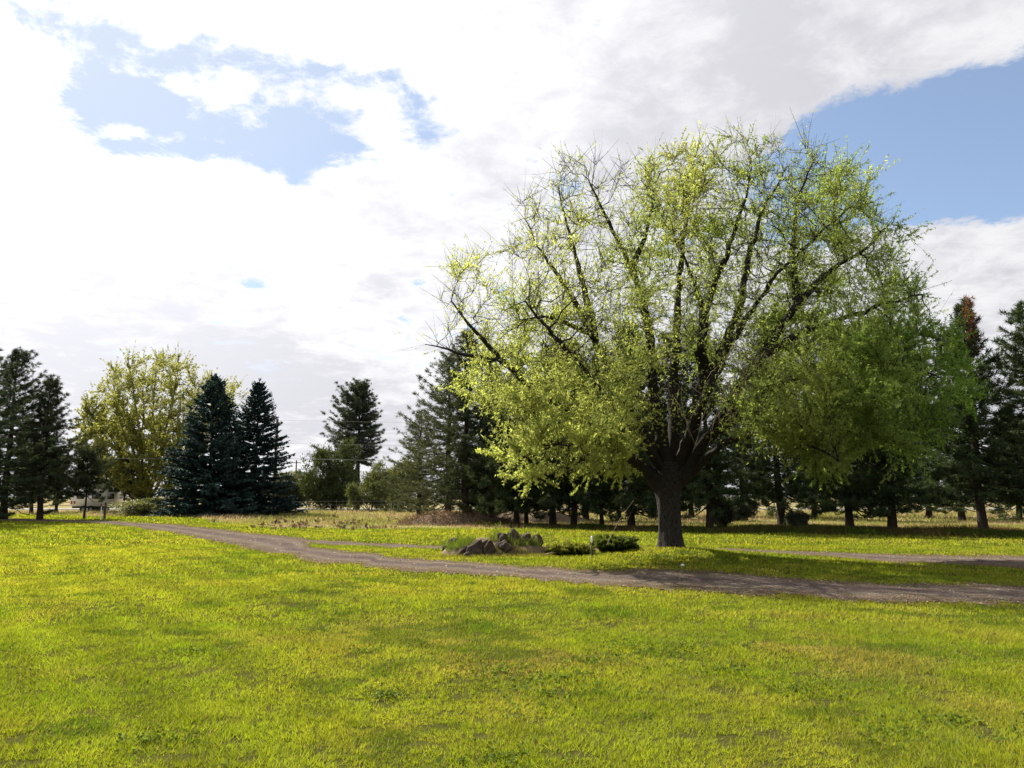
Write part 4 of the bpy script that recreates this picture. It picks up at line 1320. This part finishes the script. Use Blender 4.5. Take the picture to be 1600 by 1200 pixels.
def spreading_juniper(label, cx, cy, rx, ry, h, nbr, c1, c2, seed):
    global rng
    keep = rng; rng = np.random.default_rng(seed)
    root = thing('spreading_juniper', label, 'shrub', (cx, cy, tz(cx, cy)))
    st, lv = MB(), MB()
    for k in range(nbr):
        a = rng.uniform(0, 6.283)
        q0 = math.sqrt(rng.random()) * 0.62
        b = np.array([math.cos(a) * rx * q0, math.sin(a) * ry * q0, -0.02])
        a2 = a + rng.normal(0, 0.7)
        L = rng.uniform(0.25, 0.5)
        top = h * (1.05 - q0 * 0.75) * rng.uniform(0.45, 1.15)
        e = b + np.array([math.cos(a2) * rx * L, math.sin(a2) * ry * L, top])
        s_ = np.linspace(0, 1, 7)[:, None]
        pl = b + (e - b) * s_ + np.array([0, 0, top * 0.3]) * np.sin(s_ * math.pi)
        st.tube(pl, np.linspace(0.012, 0.004, 7), 3, False)
        m = 130
        f = rng.uniform(0.05, 1.0, m)
        p = np.stack([np.interp(f, s_[:, 0], pl[:, c]) for c in range(3)], -1)
        d = unit((e - b) * 0.9 / np.linalg.norm(e - b) + rdir(m) * 0.75 + np.array([0, 0, 0.2]))
        t = f[:, None] ** 2
        C = (np.array(c1) * (1 - t) + np.array(c2) * t) * rng.uniform(0.7, 1.3, (m, 1))
        lv.rhombs(p, d, rdir(m), rng.uniform(0.05, 0.13, m), 0.026, C)
    st.build('stems', M['pine_bark'], root, True)
    lv.build('foliage', M['bush_leaf'], root)
    rng = keep
    return root


x, y = G(890, 866)
spreading_juniper('low yellow tipped juniper with gaps beside the rock pile', x, y, 0.72, 0.5, 0.30, 90, (0.045, 0.06, 0.014), (0.22, 0.24, 0.05), 500)
x, y = G(962, 864)
spreading_juniper('dark green spreading juniper mound between the stake and the willow', x, y, 0.70, 0.6, 0.44, 150, (0.035, 0.06, 0.016), (0.125, 0.165, 0.04), 501)

# marker stake with a white cap
x, y = G(925, 872)
st = thing('marker_stake', 'thin dark stake with a white cap in front of the junipers', 'stake', (x, y, tz(x, y)))
mb = MB(); mb.tube(np.array([[0, 0, -0.1], [0, 0, 0.25], [0.005, 0, 0.42]]), [0.024, 0.022, 0.022], 8); mb.build('post', M['wood_post'], st, True)
mb = MB(); mb.tube(np.array([[0.005, 0, 0.42], [0.005, 0, 0.44], [0.005, 0, 0.56], [0.005, 0, 0.575]]), [0.026, 0.031, 0.029, 0.012], 10); mb.build('cap', M['white_paint'], st, True)

# long dead branch leaning out of the junipers, and pale sticks on the ground
mb = MB()
p0, p1, p2, p3 = P(948, 846, 20.9), P(966, 815, 20.9), P(978, 798, 20.8), P(990, 782, 20.8)
mb.tube(resample(np.array([p0 - [0, 0, .1], p1, p2, p3]), 0.1), 0.008, 5)
mb.tube(np.array([p1, P(981, 812, 20.7), P(986, 800, 20.7)]), [0.005, 0.004, 0.003], 4)
tag(mb.build('dead_branch', M['dead_wood'], smooth=True), 'long thin pale dead branch leaning up out of the junipers', 'branch')
for k, (a, b, c, d) in enumerate([(842, 866, 868, 864), (850, 869, 873, 867), (818, 861, 846, 862)]):
    g0, g1 = G(a, b), G(c, d)
    q0, q1 = np.array([*g0, tz(*g0) + 0.05]), np.array([*g1, tz(*g1) + 0.08])
    mb = MB(); mb.tube(np.array([q0, (q0 + q1) / 2 + [0, 0, 0.03], q1]), [0.022, 0.019, 0.011], 6)
    tag(mb.build('stick', M['dead_wood'], smooth=True), ['pale dead stick lying at the edge of the yellow juniper', 'second pale stick crossing the grass below the yellow juniper', 'thin pale stick lying along the rock pile'][k], 'stick')
x, y = G(1067, 886)
o = link('stone', rock_mesh(470, 0.045, 0.04, 0.035, 0.3)); o.data.materials[0] = M['white_paint']
o.location = (x, y, tz(x, y) + 0.05); tag(o, 'small white stone in the shaded grass below the willow', 'stone')

# ------------------------------------------------------------------ brush pile and clods in the meadow
bx_, by_ = G(692, 821)
bp = thing('brush_pile', 'long brown heap of dead brush under the ragged pines', 'brush pile', (bx_, by_, tz(bx_, by_)))
core = MB()
uu, vv = np.meshgrid(np.linspace(-1, 1, 50), np.linspace(-1, 1, 24))
hx, hy = uu * 3.4 + 0.7, vv * 1.6 + 1.3
hz = np.clip(1 - np.abs(uu) ** 2.2 - np.abs(vv) ** 2.0, 0, 1) ** 0.6 * (0.60 + 0.5 * (fbm(hx + 9, hy, 310, 3) - 0.5)) - 0.05
ii = np.arange(hx.size).reshape(hx.shape)
core.add(np.stack([hx, hy, hz], -1).reshape(-1, 3), Q=np.stack([ii[:-1, :-1], ii[:-1, 1:], ii[1:, 1:], ii[1:, :-1]], -1).reshape(-1, 4))
core.build('core', M['soil'], bp, True)
tw = MB()
n = 3800
iu, iv = rng.integers(0, 50, n), rng.integers(0, 24, n)
B = np.stack([hx[iv, iu], hy[iv, iu], hz[iv, iu]], -1) + rng.normal(0, 0.08, (n, 3))
d = unit(rdir(n) * np.array([1, 1, 0.6]) + np.array([0, 0, 0.25]))
tw.blades(B, B + d * rng.uniform(0.15, 0.6, (n, 1)), unit(np.cross(d, rdir(n))) * 0.022, np.array([0.15, 0.10, 0.065]) * rng.uniform(0.35, 1.35, (n, 1)))
tw.build('dead_twigs', M['dry_grass'], bp)

bk = MB()      # low shaded earth bank behind the pines
uu, vv = np.meshgrid(np.linspace(-1, 1, 70), np.linspace(-1, 1, 16))
ex, ey = 0.6 + uu * 4.6, 51 + vv * 1.6
ez = np.clip(1 - np.abs(uu) ** 2.5 - np.abs(vv) ** 2, 0, 1) ** 0.7 * (0.8 + 0.9 * (fbm(ex, ey, 320, 3) - 0.5)) - 0.08
ii = np.arange(ex.size).reshape(ex.shape)
bk.add(np.stack([ex, ey, ez], -1).reshape(-1, 3), Q=np.stack([ii[:-1, :-1], ii[:-1, 1:], ii[1:, 1:], ii[1:, :-1]], -1).reshape(-1, 4))
tag(bk.build('earth_bank', M['soil'], smooth=True), 'long low brown earth bank behind the pine trunks', 'bank', kind='structure')

mb = MB()
n = 130
cx_ = rng.uniform(400, 700, n); cy_ = rng.uniform(800, 828, n)
cx_ = np.where(rng.random(n) < 0.6, rng.normal(480, 60, n), cx_)
for a, b in zip(cx_, cy_):
    g = G(a, b); k = 9
    c = np.array([g[0], g[1], tz(*g)])
    d = unit(rdir(k) + np.array([0, 0, 0.7])); r0 = rng.uniform(0.08, 0.32)
    mb.rhombs(np.repeat(c[None], k, 0) + rng.normal(0, r0 * 0.5, (k, 3)) * np.array([1.6, 1, 0.2]), d, rdir(k), r0, r0 * 0.6, np.array([0.10, 0.075, 0.045]) * rng.uniform(0.5, 1.5, (k, 1)))
tag(mb.build('dead_weed_clods', M['dry_grass']), 'dark clods and dead weeds dotted over the dry meadow', 'clods', kind='stuff')

# undergrowth and litter along the windbreak
mb = MB()
n = 60000
px_ = rng.uniform(740, 1700, n)
base_y = np.interp(px_, [740, 865, 988, 1110, 1220, 1327, 1395, 1536, 1700], [819, 822.5, 825.5, 828, 828, 830, 831, 832.5, 834])
yy_ = EYE * FPX / (base_y - HZ) + rng.normal(0.0, 1.15, n)
xx_ = (px_ - CX) / FPX * yy_
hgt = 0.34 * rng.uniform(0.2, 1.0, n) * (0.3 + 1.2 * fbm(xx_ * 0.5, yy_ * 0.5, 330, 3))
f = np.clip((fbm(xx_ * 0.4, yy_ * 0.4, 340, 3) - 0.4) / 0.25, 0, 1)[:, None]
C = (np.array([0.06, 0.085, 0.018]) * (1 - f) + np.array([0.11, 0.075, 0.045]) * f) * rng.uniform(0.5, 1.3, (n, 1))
B = np.stack([xx_, yy_, terr(xx_, yy_) - 0.01], -1)
an = rng.uniform(0, 3.14, n)
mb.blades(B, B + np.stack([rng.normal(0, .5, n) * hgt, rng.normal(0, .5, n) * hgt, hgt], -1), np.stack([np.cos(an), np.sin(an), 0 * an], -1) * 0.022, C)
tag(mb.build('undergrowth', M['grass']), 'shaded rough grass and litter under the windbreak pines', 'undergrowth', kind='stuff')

# ------------------------------------------------------------------ trailer, posts, fence, utility line
ty = 83.0
x0 = P(120, HZ, ty)[0]; x1 = P(186, HZ, ty)[0]
Lt = x1 - x0
tl = thing('travel_trailer', 'white trailer with dark skirt and tandem wheels parked beyond the drive', 'trailer', (x0, ty, tz(x0, ty)))
bmx = MB()
prof = np.array([[0, .62], [0, 2.15], [0.15, 2.35], [Lt - .5, 2.4], [Lt - .12, 2.15], [Lt, 1.55], [Lt - .15, .62]])
k = len(prof)
V = np.concatenate([np.stack([prof[:, 0], np.full(k, s_), prof[:, 1]], -1) for s_ in (-1.1, 1.1)])
bmx.add(V, T=[[0, i, i + 1] for i in range(1, k - 1)] + [[k, k + i + 1, k + i] for i in range(1, k - 1)], Q=[[i, i + k, (i + 1) % k + k, (i + 1) % k] for i in range(k)])
bmx.build('body', M['white_paint'], tl)
mb = MB(); mb.box((Lt / 2, 0, 0.55), (Lt - .3, 2.0, 0.30)); mb.build('skirt', M['dark_paint'], tl)
for wx in (Lt * 0.30, Lt * 0.30 + 0.82):
    tyre = MB(); a = np.linspace(0, 2 * math.pi, 21)
    tyre.tube(np.array([[wx, -1.16, .34], [wx, -1.13, .34], [wx, -0.95, .34], [wx, -0.92, .34]]), [0.27, .34, .34, .27], 20); wo = tyre.build('wheel', M['rubber'], tl, True)
    rim = MB(); rim.tube(np.array([[wx, -1.175, .34], [wx, -1.15, .34]]), [0.19, .2], 16); rim.build('rim', M['steel'], wo)
for wx, ww in ((1.0, .8), (2.7, 1.0), (4.2, .7)):
    mb = MB(); mb.box((wx, -1.105, 1.65), (ww, 0.03, 0.55)); mb.build('window', M['glass'], tl)
for lx in (0.10, 0.42):
    mb = MB(); mb.box((lx, -1.108, 1.0), (0.14, 0.03, 0.30)); mb.build('tail_light', M['red_lens'], tl)
mb = MB(); mb.tube(np.array([[Lt - .2, 0, .5], [Lt + .6, 0, .45], [Lt + .9, 0, .42]]), .05, 6); mb.build('hitch', M['dark_paint'], tl)

x, y = G(163, 811)
po = thing('fence_post', 'short dark wooden post at the bend of the drive', 'post', (x, y, tz(x, y)))
mb = MB(); mb.tube(np.array([[0, 0, -.3], [0, 0, .6], [.02, 0, 1.15], [.02, 0, 1.2]]), [.09, .085, .08, .05], 9); mb.build('post', M['wood_post'], po, True)
x, y = G(157, 812)
po = thing('marker_post', 'thin white post with red reflector at the bend of the drive', 'post', (x, y, tz(x, y)))
mb = MB(); mb.tube(np.array([[0, 0, -.2], [0, 0, 1.15]]), .022, 7); mb.build('post', M['white_paint'], po, True)
mb = MB(); mb.box((0, -0.035, 1.05), (0.09, 0.02, 0.16)); mb.build('reflector', M['red_lens'], po)

fence = thing('wire_fence', 'thin wire fence with slim metal posts along the meadow', 'fence', (0, 74, 0))
fp = []
for k, px in enumerate(range(400, 860, 42)):
    x = P(px, HZ, 74)[0]
    z = tz(x, 74); fp.append((x, z))
    mb = MB(); mb.tube(np.array([[x, 0, z - .3], [x, 0, z + 1.3]]), .022, 5); mb.build('post', M['wood_post'], fence)
for hw in (0.45, 0.8, 1.15):
    mb = MB(); mb.tube(np.array([[x, -0.04, z + hw] for x, z in fp]), .006, 3); mb.build('wire', M['steel'], fence)


def utility_pole(label, x, y, h):
    u = thing('utility_pole', label, 'pole', (x, y, tz(x, y)))
    mb = MB(); mb.tube(np.array([[0, 0, -.5], [0, 0, h * .5], [0, 0, h]]), [.17, .15, .12], 10); mb.build('post', M['wood_post'], u, True)
    if h > 8.9:
        return u
    mb = MB(); mb.box((0, -0.16, h - .5), (1.6, .10, .12)); c = mb.build('crossarm', M['wood_post'], u)
    for k in (-.7, -.3, .3, .7):
        mb = MB(); mb.tube(np.array([[k, -.16, h - .44], [k, -.16, h - .36], [k, -.16, h - .28]]), [.03, .05, .025], 6); mb.build('insulator', M['steel'], c)
    return u


ux = P(428, HZ, 73)[0]
utility_pole('tall wooden utility pole beside the slim spruce', ux, 73, 8.95)
ux2 = P(461, HZ, 150)[0]
utility_pole('far utility pole rising above the grey leaved bush', ux2, 150, 8.6)


def cable(a, b, sag, r, label):
    t = np.linspace(0, 1, 40)[:, None]
    pl = np.array(a) * (1 - t) + np.array(b) * t - np.array([0, 0, sag]) * 4 * t * (1 - t)
    mb = MB(); mb.tube(pl, r, 4)
    tag(mb.build('power_line', M['cable'], smooth=True), label, 'cable', 'cables on the utility poles')


cable((ux, 72.8, 8.8), (42, 74, 9.4), .5, .008, 'upper power cable strung from the tall utility pole across the pines')
cable((ux, 72.8, 6.6), (42, 74, 6.9), .4, .008, 'middle cable strung from the tall utility pole across the pines')
cable((ux, 72.8, 5.2), (42, 70, 4.6), .3, .016, 'thick low cable strung from the tall utility pole across the junipers')
cable((ux, 72.8, 5.2), (-52, 50, 5.0), .4, .02, 'thick low cable strung from the tall utility pole past the trailer')

# ------------------------------------------------------------------ leaf litter and small lawn weeds
mb = MB()
n = 26000
x = rng.uniform(-5, 12, n); y = rng.uniform(10.5, 24, n)
dd = drive_d(x, y)
k = (np.abs(dd) < 0.9) & (rng.random(n) < np.exp(-np.abs(dd - 0.1) / 0.45) * np.clip((x + 5) / 7, 0.2, 1)) & (y < edge(FARF, x) - 0.2)
x, y = x[k], y[k]; n = len(x)
B = np.stack([x, y, terr(x, y) + 0.028], -1)
d = unit(np.stack([rng.normal(size=n), rng.normal(size=n), rng.normal(0, .25, n)], -1))
mb.rhombs(B, d, unit(rdir(n) * 0.5 + np.array([0, 0, 1.0])), rng.uniform(0.03, 0.075, n), rng.uniform(0.012, 0.03, n), np.array([0.30, 0.22, 0.13]) * rng.uniform(0.35, 1.25, (n, 1)))
tag(mb.build('leaf_litter', M['dry_grass']), 'brown fallen willow leaves strewn along the driveway edge', 'litter', kind='stuff')

mb = MB()
pat = [(G(a, b), r) for a, b, r in [(880, 1060, .45), (850, 1085, .5), (920, 1035, .35), (610, 1090, .2), (500, 985, .2), (300, 1020, .25), (780, 1050, .25), (660, 1010, .2), (1010, 1015, .3), (230, 1165, .25), (790, 1190, .3), (1380, 1150, .25), (1490, 1130, .3),
       (1130, 1050, .4), (1060, 1010, .35), (560, 1020, .2), (960, 1010, .3), (1240, 1080, .2)]]
for g, r in pat:
    m = int(170 * r)
    a = rng.uniform(0, 6.283, m); q_ = r * 1.2 * np.abs(rng.normal(0, 0.75, m))
    x, y = g[0] + np.cos(a) * q_ * 1.3, g[1] + np.sin(a) * q_
    x, y = np.repeat(x, 6), np.repeat(y, 6); m = len(x)
    B = np.stack([x, y, terr(x, y) + 0.02], -1) + rng.normal(0, 0.012, (m, 3)) * np.array([1, 1, .4])
    d = unit(np.stack([rng.normal(size=m), rng.normal(size=m), rng.uniform(0.1, 0.9, m)], -1))
    mb.rhombs(B, d, unit(rdir(m) + np.array([0, 0, 1.0])), rng.uniform(0.02, 0.045, m), rng.uniform(0.012, 0.022, m), np.array([0.12, 0.17, 0.03]) * rng.uniform(0.4, 1.4, (m, 1)))
tag(mb.build('lawn_weeds', M['grass']), 'dark green patches of low clover like weeds in the lawn', 'weeds', kind='stuff')
